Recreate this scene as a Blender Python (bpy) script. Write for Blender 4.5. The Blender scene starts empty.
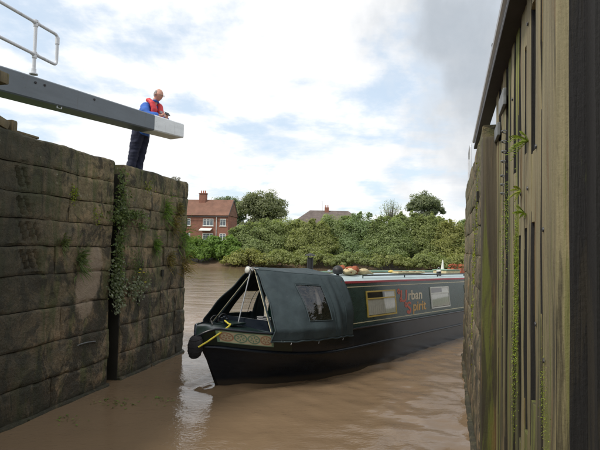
import bpy, bmesh, math, random
import numpy as np
from mathutils import Vector, Matrix, noise
random.seed(7); rng = np.random.default_rng(7)
R_ = math.radians
scene = bpy.context.scene
COL = scene.collection

# ------------------------------------------------------------------ camera
F_PX, PITCH, ROLL = 500.0, R_(2.6), R_(1.2)
cam_d = bpy.data.cameras.new('camera'); cam = bpy.data.objects.new('camera', cam_d); COL.objects.link(cam)
cam_d.sensor_width = 36; cam_d.lens = 30.0; cam_d.clip_start = 0.05; cam_d.clip_end = 5000
fw = Vector((0, math.cos(PITCH), math.sin(PITCH)))
r0 = Vector((1, 0, 0)); u0 = r0.cross(fw)
rt = r0*math.cos(ROLL) + u0*math.sin(ROLL); up = rt.cross(fw)
m3 = Matrix((rt, up, -fw)).transposed()
cam.matrix_world = Matrix.Translation((0, 0, 2.3)) @ m3.to_4x4()
scene.camera = cam

# ------------------------------------------------------------------ light
SUN_EL, SUN_AZ = R_(50), R_(238)          # azimuth clockwise from +Y (the view direction)
sd = Vector((math.sin(SUN_AZ)*math.cos(SUN_EL), math.cos(SUN_AZ)*math.cos(SUN_EL), math.sin(SUN_EL)))
sun_d = bpy.data.lights.new('sun', 'SUN'); sun_d.energy = 2.3; sun_d.angle = R_(10); sun_d.color = (1, .95, .86)
sun = bpy.data.objects.new('sun', sun_d); COL.objects.link(sun)
sun.rotation_euler = (-sd).to_track_quat('-Z', 'Y').to_euler()
scene.view_settings.view_transform = 'Standard'; scene.view_settings.look = 'None'
scene.view_settings.exposure = 0.22; scene.view_settings.gamma = 1.0

class NT:
    """small node-tree helper"""
    def __init__(s, tree): s.t = tree; s.n = tree.nodes; s.l = tree.links
    def add(s, typ, ins=None, **kw):
        n = s.n.new(typ)
        for k, v in kw.items(): setattr(n, k, v)
        for k, v in (ins or {}).items():
            if hasattr(v, 'is_linked') or isinstance(v, bpy.types.NodeSocket): s.l.new(v, n.inputs[k])
            else: n.inputs[k].default_value = v
        return n
    def noise(s, vec, scale, detail=4, rough=.55, dist=0.0):
        return s.add('ShaderNodeTexNoise', {'Vector': vec, 'Scale': scale, 'Detail': detail, 'Roughness': rough, 'Distortion': dist}).outputs['Fac']
    def ramp(s, fac, *stops):
        n = s.add('ShaderNodeValToRGB', {'Fac': fac}); e = n.color_ramp.elements
        for i, (p, c) in enumerate(stops):
            el = e[i] if i < 2 else e.new(p)
            el.position = p; el.color = (*c, 1) if isinstance(c, tuple) else (c, c, c, 1)
        return n.outputs['Color']
    def mix(s, fac, a, b, mode='MIX'):
        n = s.add('ShaderNodeMix', data_type='RGBA', blend_type=mode)
        for idx, v in ((0, fac), (6, a), (7, b)):
            if isinstance(v, bpy.types.NodeSocket): s.l.new(v, n.inputs[idx])
            else: n.inputs[idx].default_value = (*v, 1) if isinstance(v, tuple) else v
        return n.outputs[2]
    def math(s, op, a, b=0.0, c=None, clamp=False):
        n = s.add('ShaderNodeMath', operation=op, use_clamp=clamp)
        for i, v in enumerate((a, b, c)):
            if v is None: continue
            if isinstance(v, bpy.types.NodeSocket): s.l.new(v, n.inputs[i])
            else: n.inputs[i].default_value = v
        return n.outputs[0]
    def vmul(s, vec, sc):
        return s.add('ShaderNodeMapping', {'Vector': vec, 'Scale': sc}).outputs['Vector']
    def smooth(s, v, a, b):
        return s.add('ShaderNodeMapRange', {'Value': v, 'From Min': a, 'From Max': b}, interpolation_type='SMOOTHSTEP').outputs[0]

# ------------------------------------------------------------------ sky: pale blue behind broken bright cloud
world = bpy.data.worlds.new('World'); scene.world = world; world.use_nodes = True
w = NT(world.node_tree); w.n.clear()
sky = w.add('ShaderNodeTexSky', sky_type='NISHITA', sun_disc=False, sun_elevation=SUN_EL, sun_rotation=SUN_AZ, dust_density=2.0)
tc = w.add('ShaderNodeTexCoord').outputs['Generated']
sep = w.add('ShaderNodeSeparateXYZ', {0: tc})
zc = w.math('ADD', w.math('MAXIMUM', sep.outputs[2], 0.0), 0.16)
px = w.math('DIVIDE', sep.outputs[0], zc); py = w.math('DIVIDE', sep.outputs[1], zc)
pl = w.add('ShaderNodeCombineXYZ', {0: px, 1: py, 2: 0.0}).outputs[0]
pls = w.vmul(pl, (1.0, .75, 1))
n1 = w.noise(pls, 1.25, 9, .60, .15)
n2 = w.noise(w.vmul(pl, (.5, .8, 1)), 2.6, 6, .6, .2)
cov = w.math('ADD', w.math('MULTIPLY', n1, .7), w.math('MULTIPLY', n2, .3))
mask = w.smooth(cov, .405, .52)
mask = w.math('ADD', w.math('MULTIPLY', mask, .84), .16)
# a dark rain cloud low in the sky to the right of the lock mouth
dd = w.add('ShaderNodeVectorMath', {0: tc, 1: Vector((.52, .80, .40)).normalized()}, operation='DOT_PRODUCT').outputs['Value']
nd = w.noise(tc, 2.6, 6, .55, .2)
dk = w.smooth(w.math('ADD', dd, w.math('MULTIPLY', w.math('SUBTRACT', nd, .5), .36)), .865, .985)
shade = w.noise(w.vmul(pl, (.8, 1.2, 1)), 1.7, 6, .6, .4)
cl = w.ramp(shade, (.34, (7.2, 7.6, 8.2)), (.56, (9.9, 9.9, 10.0)))
cl = w.ramp(shade, (.30, (.82, .855, .90)), (.52, (1.0, .995, .99)))
cl = w.mix(w.math('MULTIPLY', dk, w.math('ADD', .50, w.math('MULTIPLY', w.noise(tc, 5.5, 7, .6, .3), .62))), cl, (.38, .43, .49))
cl = w.mix(1.0, cl, (9.9, 9.9, 9.9), 'MULTIPLY')
blue = w.mix(.55, w.mix(1.0, sky.outputs[0], (1.6, 1.6, 1.6), 'MULTIPLY'), (6.6, 8.0, 9.2))
skyc = w.mix(w.math('MAXIMUM', mask, w.math('MULTIPLY', dk, 1.0)), blue, cl)
bg = w.add('ShaderNodeBackground', {'Color': skyc, 'Strength': .1})
w.l.new(bg.outputs[0], w.add('ShaderNodeOutputWorld').inputs[0])

# ------------------------------------------------------------------ materials
def mat(name, fn):
    m = bpy.data.materials.new(name); m.use_nodes = True; t = NT(m.node_tree); t.n.clear()
    out = t.add('ShaderNodeOutputMaterial'); sh = fn(t); t.l.new(sh, out.inputs[0]); return m
def bsdf(t, color, rough=.8, bump=None, bstr=.4, bdist=.01, **kw):
    ins = {'Base Color': (*color, 1) if isinstance(color, tuple) else color, 'Roughness': rough}
    ins.update(kw)
    if bump is not None:
        ins['Normal'] = t.add('ShaderNodeBump', {'Height': bump, 'Strength': bstr, 'Distance': bdist}).outputs[0]
    return t.add('ShaderNodeBsdfPrincipled', ins).outputs[0]
def obj_co(t): return t.add('ShaderNodeTexCoord').outputs['Object']
def simple(name, c, rough=.6, nscale=8, var=.25, bstr=.15, metal=0.0, **kw):
    def fn(t):
        co = obj_co(t); n = t.noise(co, nscale, 5)
        lo = tuple(max(0, x*(1-var)) for x in c); hi = tuple(min(1, x*(1+var)) for x in c)
        return bsdf(t, t.ramp(n, (.3, lo), (.7, hi)), rough, t.noise(co, nscale*6, 4), bstr, .004, Metallic=metal, **kw)
    return mat(name, fn)
def stone_fn(right=False):
    def fn(t):
        co = obj_co(t); s3 = t.add('ShaderNodeSeparateXYZ', {0: co})
        z = s3.outputs[2]; s = s3.outputs[0]
        rnd = t.add('ShaderNodeObjectInfo').outputs['Random']
        n = t.noise(co, 2.6, 10, .72, .5); nf = t.noise(co, 19, 6, .7)
        c = t.ramp(n, (.30, (.10, .074, .043)), (.46, (.275, .208, .122)), (.68, (.46, .36, .225)))
        c = t.mix(.55, c, t.ramp(rnd, (0, (.20, .165, .092)), (.5, (.33, .248, .142)), (1, (.28, .20, .120))))
        c = t.mix(t.smooth(nf, .35, .75), t.mix(1.0, c, (.50, .50, .48), 'MULTIPLY'), c)
        ob = t.noise(t.vmul(co, (1.6, 1, 2.6)), 1.0, 9, .7, .5)
        c = t.mix(t.math('MULTIPLY', t.smooth(ob, .50, .62), .60), c, (.40, .275, .155))
        gb = t.noise(t.vmul(co, (1.3, 1, 1.9)), 1.9, 9, .72, .6)
        c = t.mix(t.math('MULTIPLY', t.smooth(gb, .50, .63), .55), c, (.115, .110, .085))
        # green algae in vertical runs
        al = t.noise(t.vmul(co, (5.5, 3, .9)), 1.0, 6, .6, .4)
        am = t.math('MULTIPLY', t.smooth(al, .47, .62), .70)
        c = t.mix(am, c, (.078, .098, .024))
        c = t.mix(t.math('MULTIPLY', t.smooth(z, 1.6, 3.2), .6), c, t.mix(1.0, c, (.84, .95, .90), 'MULTIPLY'))
        # black damp growth
        bl = t.noise(t.vmul(co, (2.6, 2, 1.5)), 1.0, 12, .78, .8)
        low = t.smooth(z, 2.9, .3)
        bm = t.math('MULTIPLY', t.smooth(t.math('ADD', bl, t.math('MULTIPLY', low, .055)), .500, .590), .80)
        c = t.mix(bm, c, (.020, .019, .012))
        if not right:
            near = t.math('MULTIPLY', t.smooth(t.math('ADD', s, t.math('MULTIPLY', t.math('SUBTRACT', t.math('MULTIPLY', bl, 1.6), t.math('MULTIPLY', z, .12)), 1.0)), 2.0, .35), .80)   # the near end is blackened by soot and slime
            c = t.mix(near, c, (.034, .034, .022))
            # clean tongue of limewashed stone where lichen has been scrubbed off
            a = t.math('MULTIPLY', t.math('SUBTRACT', s, t.math('ADD', 1.60, t.math('MULTIPLY', t.math('SUBTRACT', z, 1.8), .17))), 3.6)
            b = t.math('MULTIPLY', t.math('SUBTRACT', z, 1.74), 1.75)
            r = t.math('ADD', t.math('POWER', t.math('ABSOLUTE', a), 2.2), t.math('POWER', t.math('ABSOLUTE', b), 3.0))
            r = t.math('ADD', r, t.math('MULTIPLY', t.math('SUBTRACT', n, .5), 2.6))
            c = t.mix(t.math('MULTIPLY', t.smooth(r, 1.10, .65), .80), c, (.36, .28, .20))
        # pale lichen spots
        vo = t.add('ShaderNodeTexVoronoi', {'Vector': co, 'Scale': 11.0}).outputs['Distance']
        lm = t.math('MULTIPLY', t.smooth(vo, .20, .11), t.smooth(t.noise(co, 1.7, 3), .52, .64))
        lm = t.math('MULTIPLY', lm, t.smooth(z, 1.9, 2.8))
        c = t.mix(t.math('MULTIPLY', lm, .75), c, (.33, .33, .24))
        # mossy wet band by the waterline
        wt = t.math('MULTIPLY', t.smooth(t.math('ADD', z, t.math('MULTIPLY', nf, .25)), .34, .12), .7)
        c = t.mix(wt, c, (.036, .034, .016))
        rough = t.math('SUBTRACT', .92, t.math('MULTIPLY', low, .30))
        h = t.math('ADD', t.math('MULTIPLY', n, 1.2), t.math('MULTIPLY', nf, .55))
        h = t.math('ADD', h, t.math('MULTIPLY', t.noise(co, 60, 4, .7), .22))
        return bsdf(t, c, rough, h, 1.0, .05)
    return fn
M = {}
M['stone'] = mat('lock_stone', stone_fn())
M['stone_r'] = mat('lock_stone_streaked', stone_fn(True))
M['mortar'] = simple('mortar', (.022, .020, .014), .95, 5)
def wood_fn(base, moss, dark=1.0):
    def fn(t):
        co = obj_co(t); rnd = t.add('ShaderNodeObjectInfo').outputs['Random']
        off = t.add('ShaderNodeVectorMath', {0: co, 1: t.add('ShaderNodeCombineXYZ', {0: t.math('MULTIPLY', rnd, 37.0), 1: 0.0, 2: t.math('MULTIPLY', rnd, 11.0)}).outputs[0]}, operation='ADD').outputs[0]
        z = t.add('ShaderNodeSeparateXYZ', {0: co}).outputs[2]
        g = t.noise(t.vmul(off, (26, 26, .9)), 1.0, 8, .65, .5)
        n = t.noise(t.vmul(off, (3, 3, .7)), 1.0, 6, .6, .3)
        a, b, c3 = [tuple(x*k for x in base) for k in (.50, 1.0, 1.38)]
        c = t.ramp(t.math('ADD', t.math('MULTIPLY', g, .6), t.math('MULTIPLY', n, .4)), (.32, a), (.5, b), (.66, c3))
        c = t.mix(t.math('MULTIPLY', rnd, .35), c, t.mix(1.0, c, (.72, .62, .50), 'MULTIPLY'))
        low = t.smooth(z, 3.3, .4)
        mo = t.noise(t.vmul(off, (9, 9, .55)), 1.0, 7, .65, .5)
        mm = t.math('MULTIPLY', t.smooth(t.math('ADD', mo, t.math('MULTIPLY', low, .13)), .60-moss*.14, .72-moss*.14), .75)
        c = t.mix(t.math('MULTIPLY', low, .62), c, t.mix(1.0, c, (.50, .48, .26), 'MULTIPLY'))
        c = t.mix(mm, c, (.105, .120, .018))
        bl = t.noise(t.vmul(off, (7, 7, .5)), 1.3, 7, .7, .3)
        c = t.mix(t.math('MULTIPLY', t.smooth(t.math('ADD', bl, t.math('MULTIPLY', low, .10)), .55, .66), .80), c, (.026, .021, .012))
        ry = t.noise(t.vmul(off, (12, 12, 1.1)), .8, 5, .6, .3)
        c = t.mix(t.math('MULTIPLY', t.smooth(ry, .55, .68), .6 if moss > -.3 else 0.0), c, (.150, .082, .030))
        h = t.math('ADD', g, t.math('MULTIPLY', t.noise(off, 40, 5, .7), .4))
        return bsdf(t, c, .82, h, .9, .012)
    return fn
M['plank'] = mat('gate_oak_weathered', wood_fn((.235, .205, .115), .24))
M['plank_moss'] = mat('gate_oak_mossy', wood_fn((.19, .175, .085), .75))
M['plank_bright'] = mat('gate_oak_bright_moss', wood_fn((.22, .23, .05), 1.1))
M['wood_dark'] = mat('gate_oak_dark', wood_fn((.011, .0105, .011), -.4))  # near-black oak; also serves as painted shade on the plank edges
M['wood_brown'] = mat('gate_oak_brown', wood_fn((.125, .102, .055), .35))
M['wood_wet'] = mat('quoin_oak_wet', wood_fn((.075, .062, .038), .35))
M['steel_dark'] = simple('dark_walkway_steel', (.030, .026, .030), .7, 6)
M['galv'] = simple('galvanised_steel', (.50, .52, .55), .42, 12, .12, metal=.55)
M['strap'] = simple('gate_strap_iron', (.16, .17, .17), .55, 12, .3, metal=.3)
def beam_paint(c, r=.5):
    def fn(t):
        co = obj_co(t); n = t.noise(t.vmul(co, (1, 5, 5)), 1.6, 7, .65); f = t.noise(co, 22, 5, .7)
        a = tuple(x*.78 for x in c); k = t.ramp(n, (.3, a), (.7, c))
        k = t.mix(t.math('MULTIPLY', t.smooth(f, .60, .70), .45), k, (.07, .062, .050))
        k = t.mix(t.math('MULTIPLY', t.smooth(t.noise(t.vmul(co, (9, 9, .8)), 1.0, 6, .7), .56, .70), .30), k, (.09, .075, .055))
        return bsdf(t, k, r, f, .25, .004)
    return fn
M['beam_grey'] = mat('beam_grey_paint', beam_paint((.135, .160, .185)))
M['beam_white'] = mat('beam_white_paint', beam_paint((.80, .83, .85)))
M['rail'] = mat('rail_white_paint', beam_paint((.66, .68, .72), .4))
# boat
def gloss(name, c, rough=.22, var=.2):
    def fn(t):
        co = obj_co(t); n = t.noise(t.vmul(co, (1, 1, 2.2)), 3, 6, .6); f = t.noise(co, 30, 5, .7)
        k = t.ramp(n, (.3, tuple(x*(1-var) for x in c)), (.7, tuple(x*(1+var) for x in c)))
        k = t.mix(t.math('MULTIPLY', t.smooth(f, .55, .75), .07), k, (.16, .14, .11))
        rr = t.math('ADD', rough, t.math('MULTIPLY', n, .22))
        return bsdf(t, k, rr, t.noise(t.vmul(co, (1, 1, 1)), 1.8, 2), .12, .02)
    return mat(name, fn)
def hull_fn(t):
    co = obj_co(t); z = t.add('ShaderNodeSeparateXYZ', {0: co}).outputs[2]
    n = t.noise(t.vmul(co, (1, 1, 3)), 2.5, 8, .7, .3); f = t.noise(t.vmul(co, (.7, 1, 14)), 3.0, 6, .7)
    c = t.ramp(n, (.3, (.006, .009, .015)), (.7, (.015, .020, .028)))
    c = t.mix(t.math('MULTIPLY', t.smooth(f, .62, .76), .22), c, (.085, .080, .075))
    c = t.mix(t.math('MULTIPLY', t.smooth(t.noise(co, 9, 6, .7), .62, .72), .5), c, (.085, .040, .020))
    scum = t.smooth(t.math('ADD', z, t.math('MULTIPLY', n, .10)), .17, .07)
    c = t.mix(t.math('MULTIPLY', scum, .6), c, (.085, .066, .045))
    return bsdf(t, c, t.math('ADD', .12, t.math('MULTIPLY', n, .22)), t.noise(co, 1.6, 3), .18, .03, **{'Specular IOR Level': .30})
M['hull'] = mat('hull_blacking', hull_fn)
M['green'] = gloss('cabin_green_paint', (.006, .034, .028), .16)
M['deck_green'] = gloss('deck_green_paint', (.005, .017, .014), .28)
M['cream'] = gloss('cream_line_paint', (.62, .56, .36), .3, .1)
M['gold'] = gloss('gold_frame', (.55, .40, .08), .3, .15)
M['white'] = gloss('white_frame', (.66, .66, .60), .3, .1)
M['red'] = gloss('roof_edge_red', (.40, .030, .045), .3)
M['roof'] = gloss('roof_pale_grey', (.36, .44, .45), .42, .12)
M['pink'] = gloss('letter_rose', (.58, .12, .07), .4)
M['letter'] = gloss('letter_gold', (.62, .36, .10), .4)
M['letter_p'] = gloss('letter_cream', (.66, .58, .42), .4)
M['panel_cream'] = gloss('scroll_cream', (.62, .58, .40), .4)
M['panel_green'] = gloss('scroll_green', (.20, .33, .23), .4)
M['panel_red'] = gloss('scroll_red', (.44, .25, .16), .4)
M['brown'] = gloss('varnished_wood', (.11, .05, .022), .4)
M['yellow'] = simple('yellow_rope', (.55, .47, .05), .8, 40, .3)
M['rubber'] = simple('black_rope_fender', (.018, .017, .019), .9, 30, .4, .8)
M['chrome'] = simple('lamp_shell', (.62, .62, .60), .25, 10, .1, metal=.7)
M['curtain'] = simple('net_curtain', (.66, .64, .60), .9, 20, .1)
M['dark_in'] = simple('dark_interior', (.018, .015, .013), .9)
M['terracotta'] = simple('terracotta', (.36, .10, .045), .85, 15)
M['cream_cloth'] = simple('cream_canvas', (.55, .46, .27), .9, 15)
M['rust_cloth'] = simple('rust_canvas', (.30, .085, .035), .9, 15)
M['black_iron'] = simple('black_iron', (.02, .02, .022), .5)
def canvas_fn(t):
    co = obj_co(t); n = t.noise(co, 4, 6, .6); f = t.noise(t.vmul(co, (1, 1, 1)), 3.0, 3, .5, .6)
    c = t.ramp(n, (.3, (.018, .031, .036)), (.7, (.036, .056, .062)))
    c = t.mix(t.math('MULTIPLY', t.smooth(t.noise(co, 13, 6, .75), .56, .72), .3), c, (.085, .095, .09))
    return bsdf(t, c, .78, t.math('ADD', f, t.math('MULTIPLY', t.noise(co, 150, 2), .08)), .6, .03)
M['canvas'] = mat('cratch_canvas', canvas_fn)
def glass_fn(t):
    g = t.add('ShaderNodeBsdfGlossy', {'Roughness': .04, 'Color': (1, 1, 1, 1)}).outputs[0]
    tr = t.add('ShaderNodeBsdfTransparent', {'Color': (.86, .88, .86, 1)}).outputs[0]
    f = t.math('ADD', t.math('MULTIPLY', t.math('POWER', t.add('ShaderNodeLayerWeight', {'Blend': .5}).outputs['Facing'], 4.0), .8), .05)
    return t.add('ShaderNodeMixShader', {0: f, 1: tr, 2: g}).outputs[0]
M['glass'] = mat('window_glass', glass_fn)
def pvc_fn(t):
    co = obj_co(t)
    g = t.add('ShaderNodeBsdfGlossy', {'Roughness': .12, 'Color': (1, 1, 1, 1), 'Normal': t.add('ShaderNodeBump', {'Height': t.noise(co, 6, 3), 'Strength': .5, 'Distance': .05}).outputs[0]}).outputs[0]
    tr = t.add('ShaderNodeBsdfTransparent', {'Color': (.80, .77, .74, 1)}).outputs[0]
    return t.add('ShaderNodeMixShader', {0: t.math('ADD', t.math('MULTIPLY', t.math('POWER', t.add('ShaderNodeLayerWeight', {'Blend': .5}).outputs['Facing'], 4.0), .7), .07), 1: tr, 2: g}).outputs[0]
M['pvc'] = mat('clear_pvc_window', pvc_fn)
# person
M['skin'] = simple('skin', (.50, .26, .19), .55, 14, .12)
M['hair'] = simple('grey_hair', (.23, .21, .20), .8, 60, .3)
M['blue'] = simple('blue_jacket', (.030, .115, .44), .75, 9, .2)
M['redvest'] = simple('red_lifejacket', (.60, .045, .055), .6, 9, .15)
M['navy'] = simple('navy_trousers', (.016, .019, .045), .85, 9, .3)
M['black'] = simple('black_leather', (.012, .012, .013), .5)
M['grey_web'] = simple('grey_webbing', (.35, .35, .36), .8)
# ground and far things
def grass_fn(t):
    co = obj_co(t); n = t.noise(co, .25, 8, .65); f = t.noise(co, 6, 5, .7)
    return bsdf(t, t.mix(t.smooth(f, .3, .7), t.ramp(n, (.3, (.040, .070, .016)), (.7, (.085, .125, .030))), (.06, .085, .02)), .95, f, .8, .1)
M['grass'] = mat('meadow_grass', grass_fn)
def mud_fn(t):
    co = obj_co(t); n = t.noise(co, .5, 8, .65)
    return bsdf(t, t.ramp(n, (.3, (.075, .050, .030)), (.7, (.17, .115, .070))), .6, n, .7, .3)
M['mud'] = mat('river_mud', mud_fn)
def leaf_mat(name, dark, light, trans=.35, spec=None):
    def fn(t):
        geo = t.add('ShaderNodeNewGeometry'); rnd = geo.outputs['Random Per Island']
        orr = t.add('ShaderNodeObjectInfo').outputs['Random']
        co = geo.outputs['Position']
        n = t.noise(co, .55, 4, .6)
        k = t.math('ADD', t.math('MULTIPLY', rnd, .55), t.math('MULTIPLY', n, .45))
        c = t.ramp(k, (.22, dark), (.78, light))
        c = t.mix(t.math('MULTIPLY', orr, .8), c, t.mix(1.0, c, (1.22, 1.0, .74), 'MULTIPLY'))
        d = t.add('ShaderNodeBsdfPrincipled', {'Base Color': c, 'Roughness': .6, 'Specular IOR Level': .35}).outputs[0]
        tr = t.add('ShaderNodeBsdfTranslucent', {'Color': t.mix(1.0, c, (1.3, 1.4, .7), 'MULTIPLY')}).outputs[0]
        return t.add('ShaderNodeMixShader', {0: trans, 1: d, 2: tr}).outputs[0]
    return mat(name, fn)
M['leaf_willow'] = leaf_mat('willow_leaves', (.150, .205, .100), (.335, .430, .225), .5)
M['leaf_olive'] = leaf_mat('olive_leaves', (.160, .205, .090), (.355, .420, .200), .5)
M['leaf_tree'] = leaf_mat('broad_leaves', (.105, .142, .095), (.250, .300, .195), .5)
M['leaf_bright'] = leaf_mat('bright_bank_leaves', (.080, .150, .028), (.210, .330, .075), .45)
M['leaf_ivy'] = leaf_mat('ivy_leaves', (.055, .095, .030), (.170, .230, .090), .35)
M['leaf_pale'] = leaf_mat('pale_grey_leaves', (.12, .15, .09), (.27, .31, .21), .25)
M['leaf_dry'] = leaf_mat('dry_grass', (.12, .10, .035), (.25, .22, .08), .3)
M['leaf_moss'] = leaf_mat('moss_tufts', (.10, .15, .015), (.26, .34, .04), .3)
M['flower'] = simple('yellow_flower', (.70, .60, .04), .6)
M['bark'] = simple('bark', (.075, .060, .042), .95, 4, .35, .8)
M['brick'] = None
def brick_fn(t):
    co = obj_co(t); g = t.add('ShaderNodeNewGeometry').outputs['Position']
    n = t.noise(g, .9, 7, .6)
    b = t.add('ShaderNodeTexBrick', {'Vector': t.add('ShaderNodeCombineXYZ', {0: t.add('ShaderNodeSeparateXYZ', {0: g}).outputs[0], 1: t.add('ShaderNodeSeparateXYZ', {0: g}).outputs[2]}).outputs[0], 'Color1': (.33, .105, .062, 1), 'Color2': (.23, .075, .050, 1), 'Mortar': (.24, .17, .13, 1), 'Scale': 1.0, 'Mortar Size': .012, 'Brick Width': .24, 'Row Height': .08}).outputs['Color']
    return bsdf(t, t.mix(t.smooth(n, .3, .7), t.mix(1.0, b, (.74, .72, .72), 'MULTIPLY'), b), .9)
M['brick'] = mat('red_brick', brick_fn)
def tile_fn(t):
    co = t.add('ShaderNodeNewGeometry').outputs['Position']; z = t.add('ShaderNodeSeparateXYZ', {0: co}).outputs[2]
    n = t.noise(co, .8, 8, .65); wv = t.math('SINE', t.math('MULTIPLY', z, 30.0))
    return bsdf(t, t.ramp(n, (.3, (.135, .068, .045)), (.7, (.225, .112, .075))), .85, wv, .5, .02)
M['tile'] = mat('clay_roof_tiles', tile_fn)
M['tile_grey'] = simple('brown_grey_tiles', (.13, .105, .095), .9, 1.2, .25)
M['upvc'] = simple('white_window_frame', (.75, .75, .72), .5, 3, .05)
M['pane'] = simple('far_window_pane', (.10, .12, .14), .12, 3, .3)
M['weed'] = leaf_mat('floating_weed', (.05, .11, .012), (.12, .22, .03), .1)

# ------------------------------------------------------------------ object helpers
def link(o, parent=None, label=None, cat=None, group=None, kind=None, loc=None):
    COL.objects.link(o)
    if parent is not None: o.parent = parent
    if label: o['label'] = label
    if cat: o['category'] = cat
    if group: o['group'] = group
    if kind: o['kind'] = kind
    if loc is not None: o.location = loc
    return o
def thing(name, label, cat, loc=(0, 0, 0), rot=(0, 0, 0), group=None):
    o = bpy.data.objects.new(name, None); o.location = loc; o.rotation_euler = rot; o.empty_display_size = .1
    return link(o, None, label, cat, group)
def bx(c, s, rot=None, bevel=0.0):
    """box piece as (verts, faces)"""
    bm = bmesh.new(); bmesh.ops.create_cube(bm, size=1.0)
    bmesh.ops.scale(bm, vec=s, verts=bm.verts)
    if bevel: bmesh.ops.bevel(bm, geom=bm.edges[:], offset=bevel, segments=2, affect='EDGES', profile=.6)
    if rot is not None: bmesh.ops.rotate(bm, cent=(0, 0, 0), matrix=rot if isinstance(rot, Matrix) else Matrix.Rotation(rot, 3, 'Z'), verts=bm.verts)
    bmesh.ops.translate(bm, vec=c, verts=bm.verts)
    bm.verts.index_update()
    v = [tuple(x.co) for x in bm.verts]; f = [[x.index for x in q.verts] for q in bm.faces]; bm.free()
    return v, f
def tube(path, r, seg=10, cap=True):
    P = [Vector(p) for p in path]; n = len(P)
    rs = r if isinstance(r, (list, tuple)) else [r]*n
    v, f = [], []; a = None
    for i, p in enumerate(P):
        t = ((P[min(i+1, n-1)]-P[i]).normalized() + (P[i]-P[max(i-1, 0)]).normalized()).normalized()
        if a is None:
            a = t.orthogonal().normalized()
        else:
            a = (a - t*a.dot(t)).normalized()
        b = t.cross(a)
        for k in range(seg):
            an = 2*math.pi*k/seg; v.append(tuple(p + (a*math.cos(an)+b*math.sin(an))*rs[i]))
    for i in range(n-1):
        for k in range(seg):
            q = (k+1) % seg; f.append([i*seg+k, i*seg+q, (i+1)*seg+q, (i+1)*seg+k])
    if cap: f.append(list(range(seg))[::-1]); f.append([(n-1)*seg+k for k in range(seg)])
    return v, f
def lathe(prof, seg=20, at=(0, 0, 0)):
    v, f = [], []
    for (r, z) in prof:
        for k in range(seg):
            an = 2*math.pi*k/seg; v.append((at[0]+r*math.cos(an), at[1]+r*math.sin(an), at[2]+z))
    for i in range(len(prof)-1):
        for k in range(seg):
            q = (k+1) % seg; f.append([i*seg+k, i*seg+q, (i+1)*seg+q, (i+1)*seg+k])
    f.append(list(range(seg))[::-1]); f.append([(len(prof)-1)*seg+k for k in range(seg)])
    return v, f
def prism(pts, ext):
    """closed polygon pts (3D) extruded by ext"""
    n = len(pts); e = Vector(ext); v = [tuple(p) for p in pts]+[tuple(Vector(p)+e) for p in pts]
    f = [list(range(n))[::-1], [n+i for i in range(n)]]+[[i, (i+1) % n, n+(i+1) % n, n+i] for i in range(n)]
    return v, f
def join(*parts):
    V, Fc = [], []
    for v, f in parts:
        o = len(V); V += list(v); Fc += [[i+o for i in q] for q in f]
    return V, Fc
def make(name, vf, m, parent=None, smooth=False, fix=True, **kw):
    used = sorted({i for q in vf[1] for i in q}); rm = {k: j for j, k in enumerate(used)}
    me = bpy.data.meshes.new(name); me.from_pydata([tuple(vf[0][i]) for i in used], [], [[rm[i] for i in q] for q in vf[1]])
    if fix:
        bm = bmesh.new(); bm.from_mesh(me); bmesh.ops.recalc_face_normals(bm, faces=bm.faces); bm.to_mesh(me); bm.free()
    me.materials.append(M[m] if isinstance(m, str) else m)
    if smooth:
        me.polygons.foreach_set('use_smooth', [True]*len(me.polygons))
        if smooth != 'all':
            try: me.set_sharp_from_angle(angle=R_(38))
            except Exception: pass
    me.update()
    return link(bpy.data.objects.new(name, me), parent, **kw)
def quads_mesh(name, V, m, parent=None, **kw):
    """V: (n,4,3) array of quads"""
    n = len(V); me = bpy.data.meshes.new(name); me.vertices.add(n*4); me.loops.add(n*4); me.polygons.add(n)
    me.vertices.foreach_set('co', V.reshape(-1).astype(np.float32))
    me.loops.foreach_set('vertex_index', np.arange(n*4, dtype=np.int32))
    me.polygons.foreach_set('loop_start', np.arange(0, n*4, 4, dtype=np.int32))
    try: me.polygons.foreach_set('loop_total', np.full(n, 4, dtype=np.int32))
    except Exception: pass
    me.update(calc_edges=True); me.validate()
    me.materials.append(M[m])
    return link(bpy.data.objects.new(name, me), parent, **kw)
def leaf_quads(P, Nn, size, asp=.55, jit=.7):
    """rhombic leaves at P roughly facing Nn"""
    n = len(P); Nn = Nn + rng.normal(0, jit, (n, 3)); Nn /= np.linalg.norm(Nn, axis=1, keepdims=True)+1e-9
    A = np.cross(Nn, rng.normal(0, 1, (n, 3))); A /= np.linalg.norm(A, axis=1, keepdims=True)+1e-9
    B = np.cross(Nn, A); s = (size*rng.uniform(.6, 1.35, n))[:, None]
    bend = Nn*s*.18
    return np.stack([P-A*s, P-B*s*asp+bend, P+A*s, P+B*s*asp+bend], 1)
def sphere_pts(n):
    d = rng.normal(0, 1, (n, 3)); return d/np.linalg.norm(d, axis=1, keepdims=True)
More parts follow.
